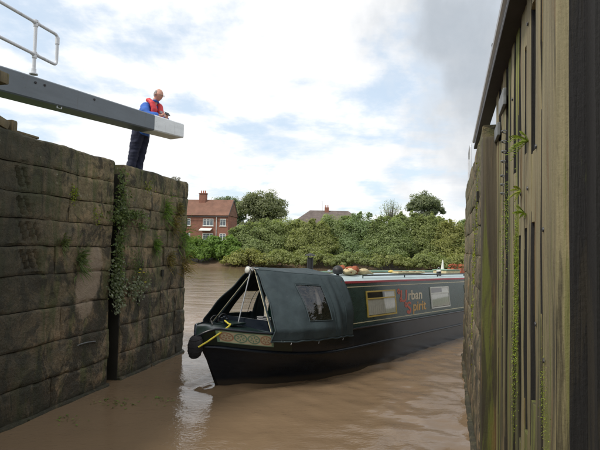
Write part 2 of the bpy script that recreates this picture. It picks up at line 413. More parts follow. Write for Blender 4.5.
def crown(blobs, nleaf, size, nclump=26, asp=.6, zmin=None):
    """blobs: (centre, radii). clumps spread through each blob, leaves on clump shells"""
    out = []; vol = [b[1][0]*b[1][2] for b in blobs]; tot = sum(vol)
    for (c, r), vv in zip(blobs, vol):
        k = max(5, int(nclump*vv/tot*len(blobs)))
        d = sphere_pts(k); d[:, 2] = np.abs(d[:, 2])*1.05-.25
        cc = np.array(c)+d*np.array(r)*rng.uniform(.45, .95, (k, 1))
        cr = min(r)*rng.uniform(.16, .40, k)
        m = int(nleaf*vv/tot/k)
        for j in range(k):
            e = sphere_pts(m); rad = cr[j]*rng.uniform(.45, 1.15, (m, 1))**.6
            q = cc[j]+e*rad*np.array([1.15, 1.15, .85])
            out.append(leaf_quads(q, e*.8+(cc[j]-np.array(c))/np.array(r)*.7+np.array([0, 0, .45]), size, asp, .42))
        q = np.array(c)+sphere_pts(m*2)*np.array(r)*rng.uniform(.2, .8, (m*2, 1))
        out.append(leaf_quads(q, sphere_pts(m*2), size, asp))
    V = np.concatenate(out)
    if zmin is not None: V = V[V[:, :, 2].min(1) > zmin]
    return V

# ------------------------------------------------------------------ water
def axis(lo, hi, a, b, fine, grow=1.16):
    x = list(np.arange(a, b, fine)); st = fine
    while x[-1] < hi: st *= grow; x.append(x[-1]+st)
    st = fine
    while x[0] > lo: st *= grow; x.insert(0, x[0]-st)
    return np.array(x)
BO = np.array([-1.261, 8.273]); BD = np.array([-.635, -.772]); BN = np.array([.772, -.635])   # boat: stem foot, forward, port
def water():
    xs = axis(-420, 420, -4.2, 5.5, .045); ys = axis(-14, 420, 4.2, 13.5, .045)
    X, Y = np.meshgrid(xs, ys); Z = np.zeros_like(X); g = np.random.default_rng(3)
    fade = np.clip(1-np.maximum(0, Y-16)/25, 0, 1)*np.clip(1-np.maximum(0, np.abs(X)-6)/14, 0, 1)
    for i in range(60):
        lam = g.uniform(.14, 1.0); th = g.normal(R_(55), R_(55)); k = 2*math.pi/lam; a = .0010*lam**.8*g.uniform(.3, 1)*1.15
        ph = g.uniform(0, 6.28); wob = .5*np.sin(X*.9+i)+.5*np.cos(Y*.7+2*i)
        Z += a*np.sin(k*(X*math.cos(th)+Y*math.sin(th))+ph+wob)
    amp = .45+2.2*(1/(1+np.exp(-(X-.2*Y+1.2)*1.3)))       # livelier outside the shelter of the left wall
    Z *= amp
    u = (X-BO[0])*BD[0]+(Y-BO[1])*BD[1]; v = (X-BO[0])*BN[0]+(Y-BO[1])*BN[1]
    # bow wave and diverging wake
    for sgn in (1, -1):
        vv = v*sgn; edge = .30*np.clip(-u+.15, 0, 9)+.10
        m = (u < .35)*np.exp(-np.clip(-u, 0, 20)*.22)
        Z += .048*m*np.exp(-((vv-edge)/.09)**2) - .016*m*np.exp(-((vv-edge-.22)/.12)**2)+.012*m*np.exp(-((vv-edge-.45)/.14)**2)
    Z += .03*np.exp(-((u-.10)/.10)**2-(v/.14)**2)
    Z *= fade
    n0, n1 = X.shape; V = np.stack([X, Y, Z], -1).reshape(-1, 3); idx = np.arange(n0*n1).reshape(n0, n1)
    Fq = np.stack([idx[:-1, :-1], idx[:-1, 1:], idx[1:, 1:], idx[1:, :-1]], -1).reshape(-1, 4)
    me = bpy.data.meshes.new('water'); me.vertices.add(len(V)); me.vertices.foreach_set('co', V.reshape(-1).astype(np.float32))
    me.loops.add(Fq.size); me.loops.foreach_set('vertex_index', Fq.reshape(-1).astype(np.int32)); me.polygons.add(len(Fq))
    me.polygons.foreach_set('loop_start', np.arange(0, Fq.size, 4, dtype=np.int32))
    me.update(calc_edges=True); me.polygons.foreach_set('use_smooth', [True]*len(Fq))
    def fn(t):
        co = t.add('ShaderNodeNewGeometry').outputs['Position']; y = t.add('ShaderNodeSeparateXYZ', {0: co}).outputs[1]
        a = t.noise(t.vmul(co, (1, 1.6, 1)), 6.5, 4, .55, .4); b = t.noise(t.vmul(co, (.22, 1.0, 1)), 1.7, 4, .55, .3)
        far = t.smooth(y, 9, 26); patch = t.noise(t.vmul(co, (.10, .22, 1)), 1.0, 3, .5, .5)
        h = t.math('ADD', t.math('MULTIPLY', a, t.math('ADD', .10, t.math('MULTIPLY', far, .10))), t.math('MULTIPLY', t.math('MULTIPLY', b, far), t.math('ADD', .28, t.math('MULTIPLY', patch, 1.7))))
        fine = t.noise(t.vmul(co, (1, 1.4, 1)), 15.0, 3, .5, .3)
        h = t.math('ADD', h, t.math('MULTIPLY', fine, t.math('MULTIPLY', .14, t.smooth(t.noise(co, .45, 3, .5, .4), .34, .62))))
        c = t.mix(t.noise(co, .5, 5, .6, .6), (.172, .117, .069), (.212, .147, .090))
        return bsdf(t, c, .025, h, .5, .08, IOR=1.34)
    me.materials.append(mat('silty_river_water', fn))
    link(bpy.data.objects.new('water', me), kind='structure')
water()

# ------------------------------------------------------------------ land
LW_A = Vector((-3.572, 6.153, 0)); LW_X = Vector((.228, .974, 0)).normalized()
RW_A = Vector((.31, 0, 0)); RW_X = Vector((.2873, .9578, 0)).normalized()
def P2(A, X, N, s, d): return A+X*s+N*d
LN = Vector((-LW_X.y, LW_X.x, 0)); RN = Vector((RW_X.y, -RW_X.x, 0))
def slab(name, pts, z0, z1, m, smooth=False, **kw):
    return make(name, prism([(p[0], p[1], z0) for p in pts], (0, 0, z1-z0)), m, **kw)
e0 = P2(LW_A, LW_X, LN, -12, .34); e1 = P2(LW_A, LW_X, LN, 4.75, .34); e2 = P2(LW_A, LW_X, LN, 4.0, 60)
slab('lockside_ground', [e0, e1, e1+LN*8-LW_X*.6, e2, e0+LN*60], -1, 3.62, 'grass', kind='structure')
g0 = P2(RW_A, RW_X, RN, -8, .95); g1 = P2(RW_A, RW_X, RN, 12.0, .36)
slab('lockside_ground', [g0, g0+RN*60, g1+RN*60, g1], -1, 3.62, 'grass', kind='structure')
# far bank: mud foreshore then meadow to the horizon
def far_bank():
    xs = np.concatenate([np.arange(-200, 201, 4.0), ]); rows = []
    def shore(x): return 57.5+.04*abs(x+12)+1.3*math.sin(x*.21)+.8*math.sin(x*.53+1) - (.5*math.exp(-((x+9.)/3.)**2))
    prof = [(-3, -.6), (0, -.05), (1.2, .28), (2.6, .9), (4.5, 1.9), (9, 2.45)]
    for d, z in prof: rows.append([(x, shore(x)+d, z+.12*math.sin(x*.9+d)) for x in xs])
    V = [p for r in rows[:4] for p in r]; n = len(xs); Fq = [[i*n+j, i*n+j+1, (i+1)*n+j+1, (i+1)*n+j] for i in range(3) for j in range(n-1)]
    make('mud_bank', (V, Fq), 'mud', smooth='all', kind='structure')
    for z_, y_ in ((2.6, 140), (3, 700)): rows.append([(x*(1 if y_ < 200 else 3.5), y_, z_) for x in xs])
    rr = rows[3:]; rr[0] = [(x, y-.05, z-.02) for x, y, z in rr[0]]
    V = [p for r in rr for p in r]; Fq = [[i*n+j, i*n+j+1, (i+1)*n+j+1, (i+1)*n+j] for i in range(len(rr)-1) for j in range(n-1)]
    make('meadow', (V, Fq), 'grass', smooth='all', kind='structure')
    return shore
shore = far_bank()

# ------------------------------------------------------------------ lock walls
def stone_block(s0, s1, z0, z1, depth=.36, amp=.016, seed=0, round_end=0, top_round=.02, batter=0.0, lean=0.0, res=.045, carve=()):
    gap = .0045; s0 += gap; s1 -= gap; z0 += gap*.8; z1 -= gap*.8
    nx = max(3, int((s1-s0)/res)); nz = max(3, int((z1-z0)/res))
    us = [0, .018/(s1-s0)]+[i/nx for i in range(1, nx)]+[1-.018/(s1-s0), 1]
    vs = [0, .016/(z1-z0)]+[i/nz for i in range(1, nz)]+[1-.016/(z1-z0), 1]
    tilt = random.uniform(-.012, .012); off = random.uniform(-.008, .010)
    V, Fq = [], []; W, H = len(us), len(vs)
    for j, vv in enumerate(vs):
        for i, uu in enumerate(us):
            s = s0+uu*(s1-s0); z = z0+vv*(z1-z0)
            nn = noise.fractal(Vector((s*1.7, z*1.7+seed, seed*3.1)), 1.0, 2.1, 4)
            n2 = noise.noise(Vector((s*7, z*7, seed*1.3)))
            y = -amp*nn*1.4-amp*.35*n2+tilt*(uu-.5)*2+off+batter*z
            ed = min(i, W-1-i, j, H-1-j)
            for (cs_, cz_, cn_) in carve:
                for q_ in range(cn_):
                    dz_ = z-cz_
                    if abs(dz_) < .12 and abs(s-(cs_+q_*.12-dz_*.45)) < .022: y += .035
            ch_ = noise.noise(Vector((s*8.5, z*8.5, seed*2.2+3)))
            if ed <= 1: y += .040*max(0, ch_-.12)
            if ed == 0: y += .010+.010*abs(n2)
            elif ed == 1: y += .003+.006*abs(n2)
            y += .007*noise.noise(Vector((s*16, z*16, seed*.7)))
            if j == H-1 or j == H-2: y += top_round*(1 if j == H-1 else .35)
            if round_end:
                e = (s1-s) if round_end > 0 else (s-s0)
                if e < .14: y += .14-math.sqrt(max(0, .14**2-(.14-e)**2))
            z += .020*noise.noise(Vector((s*1.3, z*1.9, 4.4)))+.008*noise.noise(Vector((s*5, z*4, 9.4)))
            jit = noise.noise(Vector((s*3, z*9, seed)))*.006
            zt = z+(jit if ed == 0 else 0)-(lean*(1-uu) if j >= H-2 else 0)
            V.append((s, y, zt))
    for j in range(H-1):
        for i in range(W-1): Fq.append([j*W+i, j*W+i+1, (j+1)*W+i+1, (j+1)*W+i])
    ring = list(range(W))+[j*W+W-1 for j in range(1, H)]+[(H-1)*W+i for i in range(W-2, -1, -1)]+[j*W for j in range(H-2, 0, -1)]
    b = len(V)
    for k in ring: V.append((V[k][0], depth, V[k][2]))
    m = len(ring)
    for k in range(m): Fq.append([ring[(k+1) % m], ring[k], b+k, b+(k+1) % m])
    Fq.append([b+k for k in range(m)])
    return V, Fq
CZ = [-.62, .0, .44, .92, 1.40, 1.87, 2.25, 2.60, 2.94, 3.31, 3.68]
def course_blocks(parent, s_from, s_to, lens, m, zs=CZ, amp=.016, round_end=0, batter=0.0, ledge=True, res=.045, carve=()):
    k = 0
    for c in range(len(zs)-1):
        s = s_from; first = True
        while s < s_to-1e-6:
            L = random.uniform(*lens)*(1.25 if c == len(zs)-2 else 1)
            if first and c % 2: L *= .6
            first = False
            e = s+L
            if s_to-e < lens[0]*.5: e = s_to
            re = round_end if (round_end > 0 and e == s_to) or (round_end < 0 and s == s_from) else 0
            v, f = stone_block(s, e, zs[c], zs[c+1], amp=amp, seed=c*13+k, round_end=re, top_round=.022 if c == len(zs)-2 else .006, batter=batter, res=res, carve=carve)
            if c == 0 and ledge: v = [(x, y-.05, z+.04) for x, y, z in v]
            make('coping_stone' if c == len(zs)-2 else 'stone', (v, f), m, parent, smooth=True)
            s = e; k += 1
lw = thing('lock_wall', 'mossy brown sandstone lock wall on the left, below the grey beam', 'wall', LW_A, (0, 0, math.atan2(LW_X.y, LW_X.x)))
course_blocks(lw, -.32, 2.14, (1.9, 2.6), 'stone', res=.035, carve=((.12, 3.12, 2), (.16, 2.76, 2), (.22, 2.42, 3), (.26, 2.06, 3)))
course_blocks(lw, 2.46, 4.98, (.62, 1.15), 'stone', amp=.022, round_end=1)
make('core', join(bx((.91, .50, 1.5), (2.4, .4, 4.3)), bx((3.72, .50, 1.5), (2.3, .4, 4.3)), bx((2.30, .66, 1.5), (.7, .4, 4.24))), 'mortar', lw)
make('end_return', bx((4.80, 1.9, 1.5), (.3, 3.0, 4.2), None, .05), 'stone', lw)
make('far_core', bx((-14.0, .3, 1.5), (20.0, .5, 4.3)), 'stone', lw)
make('groove_dark_sheet', bx((2.457, .235, 1.45), (.022, .42, 4.1)), 'mortar', lw)  # dark sheet added over one side of the groove to blacken it
make('drain_hole', bx((3.79, .0, 1.75), (.07, .09, .12)), 'mortar', lw)
make('iron_cramp', tube([(1.36, .0, .78), (1.40, -.03, .80), (1.55, -.035, .80), (1.75, -.03, .78), (1.80, .0, .74)], .009, 8), 'strap', lw)

rw = thing('lock_wall', 'streaky mossy stone lock wall on the right, beyond the plank gate', 'wall', RW_A, (0, 0, math.atan2(-RW_X.y, -RW_X.x)))
course_blocks(rw, -11.75, -5.6, (.9, 1.6), 'stone_r', amp=.010, round_end=-1, batter=.008, res=.09)
make('core', bx((-8.6, .52, 1.5), (5.9, .4, 4.2)), 'mortar', rw)
make('end_return', bx((-11.5, 2.2, 1.5), (.3, 3.4, 4.2), None, .05), 'stone_r', rw)
make('recess_back', bx((-2.0, 1.0, 1.5), (7.3, .3, 4.2)), 'stone_r', rw)
make('hollow_quoin', bx((-5.52, .37, 1.46), (.18, .70, 4.1), None, .05), 'wood_wet', rw, smooth=True)
make('near_core', bx((9.0, .25, 1.5), (14.0, .5, 4.3)), 'stone_r', rw)
make('niche', bx((-6.2, .035, 2.95), (.16, .06, .12)), 'mortar', rw)

# ------------------------------------------------------------------ right gate
def plank(s0, s1, z0, z1, yf, th, seed, top_cut=0.0):
    """vertical timber with worn uneven arrises, local x along the gate, front at -y"""
    nz = 14; V, Fq = [], []; b = .004
    prof = [(s0, th), (s0, b), (s0+b, 0), ((s0+s1)/2, -.004), (s1-b, 0), (s1, b), (s1, th)]; n = len(prof)
    for j in range(nz+1):
        z = z0+(z1-z0)*j/nz
        for i, (x, y) in enumerate(prof):
            wv = noise.noise(Vector((i*2.3, z*2.2, seed*5.7)))*.007; wy = noise.noise(Vector((i*.7+9, z*1.4, seed*3.3)))*.009
            V.append((x+(wv if 0 < i < n-1 or True else 0), yf+y+wy*(1 if y < th else 0), z-(top_cut*(x-s0)/(s1-s0) if j == nz else 0)))
    for j in range(nz):
        for i in range(n):
            q = (i+1) % n; Fq.append([j*n+i, j*n+q, (j+1)*n+q, (j+1)*n+i])
    Fq.append(list(range(n))[::-1]); Fq.append([nz*n+i for i in range(n)])
    return V, Fq
GY = .172                                        # gate face stands this far behind the wall line
gt = thing('lock_gate', 'tall weathered oak plank lock gate standing open on the right', 'gate', RW_A, (0, 0, math.atan2(-RW_X.y, -RW_X.x)))
make('backing_boards', bx((-4.15, GY+.17, 1.62), (3.75, .10, 4.6)), 'wood_dark', gt)
lay = [(-2.62, -2.45, 'plank', 4.55, 0.0), (-2.84, -2.63, 'plank', 4.55, 0.004), (-3.05, -2.85, 'plank', 4.55, 0.0), (-3.40, -3.22, 'plank', 4.3, .004), (-3.68, -3.52, 'plank', 3.945, .006),
       (-3.95, -3.80, 'plank_bright', 3.945, .004), (-4.23, -4.07, 'plank', 3.945, 0.0), (-4.53, -4.35, 'plank_moss', 3.945, .01), (-4.84, -4.66, 'plank', 3.945, 0.0), (-5.17, -4.98, 'plank', 3.945, .01), (-5.55, -5.30, 'plank', 3.945, 0.0)]
def shade_edge(o, nprof=7):
    """paints slot shade: timber edges towards the camera go near-black, the faces stay weathered"""
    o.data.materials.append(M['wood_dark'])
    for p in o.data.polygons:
        if p.normal.x > .75: p.material_index = 1  # shade of the slots put into the edge colour
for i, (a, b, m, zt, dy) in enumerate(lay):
    o = make('plank', plank(a, b, -.6, zt, GY+dy, .12, i, 0), m, gt, smooth=True); shade_edge(o)
for i, (a, b, z0, z1) in enumerate([(-3.22, -3.05, 2.48, 2.90), (-3.22, -3.05, 3.80, 3.94), (-3.52, -3.40, 2.46, 2.95), (-3.52, -3.40, 3.66, 3.94), (-3.80, -3.68, 2.42, 3.1), (-4.07, -3.95, 2.3, 2.9),
                                    (-3.22, -3.05, -.6, 1.42), (-3.52, -3.40, -.6, 1.15), (-3.80, -3.68, -.6, 1.0), (-4.35, -4.23, -.6, 3.2), (-5.30, -5.17, -.6, 3.4)]):
    make('filler_board', plank(a+.004, b-.004, z0, z1, GY+.006, .08, 40+i), 'plank' if z0 > 1 else 'plank_moss', gt, smooth=True)
# mitre post: brown chamfered arris then the near-black end
V, Fq = [], []
pr = [(-2.45, GY+.0), (-2.440, GY+.006), (-2.425, GY+.034), (-2.44, GY+.30), (-2.62, GY+.30), (-2.62, GY+.02)]
nz = 22
for j in range(nz+1):
    z = -.6+5.2*j/nz
    for i, (x, y) in enumerate(pr):
        V.append((x+noise.noise(Vector((i, z*2.2, 3)))*.004, y+noise.noise(Vector((i*2, z*2.5, 8)))*.004, z))
for j in range(nz):
    for i in range(len(pr)):
        q = (i+1) % len(pr); Fq.append([j*6+i, j*6+q, (j+1)*6+q, (j+1)*6+i])
Fq += [[5, 4, 3, 2, 1, 0], [nz*6+i for i in range(6)]]
make('mitre_post', (V, Fq), 'plank', gt, smooth=True)
make('sealing_timber', bx((-2.545, GY+.25, 2.0), (.24, .42, 5.2), None, .012), 'wood_dark', gt)
make('walkway', bx((-5.0, .13, 3.965), (6.7, .13, .045), None, .006), 'steel_dark', gt)
make('strap_hinge', join(bx((-4.75, GY-.018, 3.66), (.42, .03, .15), None, .008)), 'strap', gt)
make('strap_hinge', join(bx((-5.25, GY-.018, 3.50), (.36, .03, .13), None, .008)), 'strap', gt)
for (s, z) in ((-4.62, 3.36), (-4.62, 3.27), (-4.62, 3.18), (-4.72, 2.98), (-4.72, 2.90), (-4.72, 2.82), (-4.66, 3.10)):
    make('bolt_loop', tube([(s-.04, GY, z), (s-.04, GY-.022, z+.006), (s, GY-.034, z+.008), (s+.04, GY-.022, z+.006), (s+.04, GY, z)], .007, 7), 'strap', gt, smooth=True)
for s, z in ((-3.30, 2.7), (-3.62, 2.7), (-2.98, 2.9), (-2.75, 2.42), (-3.87, 2.6), (-3.0, 1.9), (-4.1, 3.5), (-3.3, 3.75), (-2.74, 1.75)):
    make('bolt_head', lathe([(.0, -.0), (.014, 0), (.012, .006), (.0, .008)], 8), 'black_iron', gt).matrix_local = Matrix.Translation((s, GY-.004, z)) @ Matrix.Rotation(R_(90), 4, 'X')
# thin handrail on the gate walkway and hoop on the wall end
make('edge_rail', tube([(-2.2, .055, 4.03), (-8.2, .055, 4.03)], .022, 8), 'rail', gt, smooth=True)
make('marker_lamp', lathe([(0, 0), (.014, .0), (.016, .015), (.012, .03), (0, .032)], 12, (-4.35, .045, 4.03)), 'black_iron', gt, smooth=True)
hp = thing('safety_hoop', 'thin pale grab hoop on the far end of the right lock wall', 'handrail', RW_A+RW_X*9.6+Vector((0, 0, 3.66)), (0, 0, math.atan2(-RW_X.y, -RW_X.x)))
make('hoop', tube([(-.45, .05, 0), (-.45, .05, .42), (-.36, .05, .52), (-.1, .05, .55), (.3, .05, .55), (.38, .05, .48), (.38, .05, 0)], .018, 8), 'rail', hp, smooth=True)

# ------------------------------------------------------------------ left gate, its balance beam and rail
B0 = Vector((-4.31, 7.0, 4.44)); B1 = Vector((-2.457, 10.3, 4.53)); bdir = Vector((B1.x-B0.x, B1.y-B0.y, 0)).normalized(); bn = Vector((-bdir.y, bdir.x, 0))
bb = thing('balance_beam', 'long grey painted lock gate balance beam with a white end', 'beam', B1.copy(), (0, 0, math.atan2(bdir.y, bdir.x)))
def beam_seg(x0, x1, z00, z01, z10, z11, th, off=0.0, bev=.02):
    """x0..x1 along the beam (0 at the free end), bottom/top heights at either end, y from 0 to th"""
    n = 10; V, Fq = [], []
    for i in range(n+1):
        t = i/n; x = x0+(x1-x0)*t; zb = z00+(z10-z00)*t; zt = z01+(z11-z01)*t; w_ = noise.noise(Vector((x*1.3, 4, 0)))*.005
        for y, z in ((bev, zb), (0, zb+bev), (0, zt-bev), (bev, zt), (th-bev, zt), (th, zt-bev), (th, zb+bev), (th-bev, zb)):
            V.append((x, y-off+w_ if y < th/2 else y+off, z+w_+(off if z > (zb+zt)/2 else -off)))
    for i in range(n):
        for k in range(8):
            q = (k+1) % 8; Fq.append([i*8+k, i*8+q, (i+1)*8+q, (i+1)*8+k])
    Fq.append(list(range(8))[::-1]); Fq.append([n*8+k for k in range(8)])
    return V, Fq
LB = (B1-B0).xy.length; ext = 1.5; zr = lambda x: (B0.z-B1.z)*(-x/LB); ht = lambda x: .29+.075*(-x/LB)
xa, xb, xc = -LB-ext, -.82, 0.0
make('beam_timber', beam_seg(xa, xb, zr(xa), zr(xa)+ht(xa), zr(xb), zr(xb)+ht(xb), .38), 'beam_grey', bb, smooth=True)
make('white_end', beam_seg(xb+.002, xc, zr(xb), zr(xb)+ht(xb), 0, .29, .38, .0025), 'beam_white', bb, smooth=True)
for x in (-3.1, -3.25, -2.2):
    make('bolt_head', lathe([(0, 0), (.02, 0), (.018, .01), (0, .014)], 8), 'steel_dark', bb).matrix_local = Matrix.Translation((x, -.002, zr(x)+.26)) @ Matrix.Rotation(R_(90), 4, 'X')
make('lifting_cleat', tube([(-2.86, .03, zr(-2.9)-.0), (-2.86, .03, zr(-2.9)-.03), (-2.78, .03, zr(-2.9)-.03), (-2.78, .03, zr(-2.9))], .01, 6), 'galv', bb)
# left gate leaf, mostly out of frame, hung at the near end of the wall
lg = thing('lock_gate', 'dark timber lock gate edge under the grey beam at left frame edge', 'gate', LW_A, (0, 0, math.atan2(LW_X.y, LW_X.x)))
make('heel_post', bx((-.52, .22, 2.05), (.36, .40, 4.6), None, .05), 'wood_dark', lg, smooth=True)
for k in range(9):
    make('plank', plank(-.98-k*.30, -.72-k*.30, -.6, 4.0, .14, .10, 80+k), 'wood_brown', lg, smooth=True)
make('mitre_post', bx((-3.6, .24, 1.7), (.3, .34, 4.6), None, .03), 'wood_brown', lg, smooth=True)
make('backing_boards', bx((-2.1, .33, 1.7), (2.9, .1, 4.4)), 'wood_dark', lg)
make('beam_packer', bx((-.36, .16, 4.29), (.52, .3, .14), None, .02), 'wood_brown', lg, smooth=True)
make('anchor_collar', join(bx((-.35, .10, 3.80), (.62, .16, .12), Matrix.Rotation(R_(14), 3, 'Y'), .03), bx((.03, .12, 3.74), (.10, .2, .16), None, .03)), 'wood_brown', lg, smooth=True)
make('anchor_plate', bx((.28, .16, 3.695), (.42, .2, .03), None, .006), 'wood_brown', lg)
# tubular rail standing on the beam
hr = thing('guard_rail', 'white tubular guard rail end rising above the grey beam', 'handrail', (-3.97, 7.26, 4.80), (0, 0, math.atan2(.97, .245)))
rr_ = .024
def arc(p0, p1, p2, n=6): return [tuple(Vector(p0)*(1-t)**2+Vector(p1)*2*t*(1-t)+Vector(p2)*t*t) for t in [i/n for i in range(n+1)]]
make('top_rail', tube([(-2.5, 0, .745), (.36, 0, .745)]+arc((.38, 0, .745), (.45, 0, .745), (.45, 0, .68))+[(.45, 0, .36)]+arc((.45, 0, .34), (.45, 0, .27), (.38, 0, .27))+[(-2.5, 0, .27)], rr_, 12), 'rail', hr, smooth=True)
make('post', tube([(0, .0, -.03), (0, 0, .745)], rr_, 12), 'rail', hr, smooth=True)
make('post', tube([(-1.6, 0, -.03), (-1.6, 0, .745)], rr_, 12), 'rail', hr, smooth=True)
for z in (.745, .27):
    make('clamp', join(tube([(-.05, 0, z), (.05, 0, z)], rr_+.009, 12), tube([(0, 0, z-.06), (0, 0, z+.035)], rr_+.009, 12)), 'rail', hr, smooth=True)
make('clamp', tube([(.45, 0, .60), (.45, 0, .71)], rr_+.008, 12), 'rail', hr, smooth=True)
make('foot_flange', join(lathe([(.06, -.035), (.06, -.02), (.035, -.015), (.034, .05)], 14)), 'rail', hr, smooth=True)
gull = thing('feather_tuft', 'small white tuft lying on the far coping of the left wall', 'tuft', P2(LW_A, LW_X, LN, 4.35, .03)+Vector((0, 0, 3.66)))
quads_mesh('tuft', leaf_quads(sphere_pts(90)*np.array([.09, .06, .035])+np.array([0, 0, .03]), sphere_pts(90), .022), 'white', gull, kind='stuff')

# ------------------------------------------------------------------ the narrowboat
boat = thing('narrowboat', 'dark green and black narrowboat with canvas bow cover entering the lock', 'boat', (BO[0], BO[1], 0))
PB = R_(1.2); fx = Vector((BD[0], BD[1], 0)).normalized(); ny = Vector((-fx.y, fx.x, 0))
piv = -2.6
bm_rot = Matrix((fx, ny, Vector((0, 0, 1)))).transposed().to_4x4()
boat.matrix_world = Matrix.Translation((BO[0], BO[1], 0)) @ bm_rot @ Matrix.Translation((piv, 0, 0)) @ Matrix.Rotation(-PB, 4, 'Y') @ Matrix.Translation((-piv, 0, 0))
BEAM = 1.04; LEN = 13.6
def g_(t, L, p): return 1-(1-min(t, L)/L)**p
def sq(t): return max(0, 1-t/2.5)**2
def z_gun(t): return .80+.18*sq(t)-.17*max(0, 1-t/.24)**1.7
def z_grd(t): return .455+.22*sq(t)-.03*max(0, 1-t/.24)**1.7
def stern(t): return 1-max(0, (t-(LEN-.9))/.9)**3*.55
def hull_pt(t, lev):
    """lev 0 keel,1 waterline,2 guard,3 gunwale; floats interpolate"""
    zs_ = [-.45, 0, z_grd(t), z_gun(t)]
    ys_ = [BEAM*.97*g_(t, 2.9, 1.75), BEAM*g_(t, 2.8, 1.9), BEAM*g_(t, 2.4, 2.55), BEAM*g_(t, 2.3, 2.9)]
    st = [-.08, .04, .42, .54]
    i = min(2, int(lev)); f = lev-i
    z = zs_[i]*(1-f)+zs_[i+1]*f; y = (ys_[i]*(1-f)+ys_[i+1]*f)*stern(t); x = (st[i]*(1-f)+st[i+1]*f)-t
    return Vector((x, y+.012, z))
TS = [0, .015, .04, .08, .13, .19, .25, .37, .5, .65, .85, 1.05, 1.3, 1.6, 1.9, 2.2, 2.6, 3.2, 4.5, 6, 8, 10, 12, LEN-.9, LEN-.6, LEN-.35, LEN-.15, LEN]
LV = [0, .5, 1, 1.33, 1.66, 2, 2.33, 2.66, 3]
V, Fq = [], []
for t in TS:
    for s in (1, -1):
        for l in LV:
            p = hull_pt(t, l); V.append((p.x, p.y*s, p.z))
n = len(LV)
for i in range(len(TS)-1):
    for s in (0, 1):
        for k in range(n-1):
            a = i*2*n+s*n+k; b = (i+1)*2*n+s*n+k; Fq.append([a, a+1, b+1, b])
    Fq.append([i*2*n, i*2*n+n, (i+1)*2*n+n, (i+1)*2*n])
Fq.append([k for k in range(n)]+[n+k for k in range(n-1, -1, -1)]); e = (len(TS)-1)*2*n
Fq.append([e+k for k in range(n)]+[e+n+k for k in range(n-1, -1, -1)])
make('hull', (V, Fq), 'hull', boat, smooth=True)
# deck
V, Fq = [], []
for t in TS:
    p = hull_pt(t, 3); V += [(p.x, -p.y+.01, p.z-.008), (p.x, 0, p.z+.012+.02*min(1, t*3)), (p.x, p.y-.01, p.z-.008)]
for i in range(len(TS)-1):
    for k in (0, 1): Fq.append([i*3+k, i*3+k+1, (i+1)*3+k+1, (i+1)*3+k])
make('deck', (V, Fq), 'deck_green', boat, smooth=True)
for s in (1, -1):
    make('rubbing_strake', tube([hull_pt(t, 2)*1.0+Vector((0, .012, 0)) if s > 0 else Vector((hull_pt(t, 2).x, -hull_pt(t, 2).y-.012, hull_pt(t, 2).z)) for t in TS[1:-1]], .024, 8), 'hull', boat, smooth=True)
    make('gunwale_rail', tube([Vector((hull_pt(t, 3).x, s*(hull_pt(t, 3).y), hull_pt(t, 3).z)) for t in TS[1:-1]], .020, 8), 'hull', boat, smooth=True)
# bulwark green above the guard at the bow (painted band follows the plating)
def band(t0, t1, l0, l1, off, n=18, side=1, f0=None, f1=None):
    V, Fq = [], []
    for i in range(n+1):
        t = t0+(t1-t0)*i/n
        for l in (l0, (l0+l1)/2, l1):
            p = hull_pt(t, l); q = hull_pt(t+.02, l); tn = (q-p).normalized(); nr = tn.cross(Vector((0, 0, 1))).normalized()
            if nr.y < 0: nr = -nr
            p = p+nr*off; V.append((p.x, p.y*side, p.z))
    for i in range(n):
        for k in (0, 1): Fq.append([i*3+k, i*3+k+1, (i+1)*3+k+1, (i+1)*3+k])
    return V, Fq
for s in (1, -1):
    make('bow_panel', band(.02, 1.20, 2.12, 2.93, .003, 24, s), 'deck_green', boat, smooth=True)
    make('scroll_panel', band(.21, .88, 2.34, 2.90, .006, 18, s), 'panel_cream', boat, smooth=True)
    make('scroll_surround', join(band(.19, .90, 2.31, 2.35, .008, 18, s), band(.19, .90, 2.88, 2.93, .008, 18, s), band(.185, .215, 2.31, 2.93, .008, 2, s), band(.87, .90, 2.31, 2.93, .008, 2, s)), 'panel_green', boat)
    for k in range(4):
        tcn = .295+.166*k
        def hp_(a, r, off):
            t = tcn+r*math.cos(a)*.086; l = 2.62+r*math.sin(a)*.24
            p = hull_pt(t, l); q = hull_pt(t+.02, l); nr = (q-p).normalized().cross(Vector((0, 0, 1))).normalized()
            if nr.y < 0: nr = -nr
            p = p+nr*off; return (p.x, p.y*s, p.z)
        N_ = 20
        ring = [hp_(2*math.pi*i/N_, .98, .010) for i in range(N_)]+[hp_(2*math.pi*i/N_, .76, .010) for i in range(N_)]
        mm = 'panel_green' if k in (1, 2) else 'panel_red'
        make('rosette_ring', (ring, [[i, (i+1) % N_, N_+(i+1) % N_, N_+i] for i in range(N_)]), mm, boat)
        V, Fq = [], []
        for q in range(6):
            a = q*math.pi/3+.3; o = len(V); V += [hp_(a, .12, .011), hp_(a+.30, .45, .011), hp_(a, .74, .011), hp_(a-.30, .45, .011)]; Fq.append([o, o+1, o+2, o+3])
        make('rosette', (V, Fq), 'panel_red' if k in (0, 3) else 'panel_green', boat)
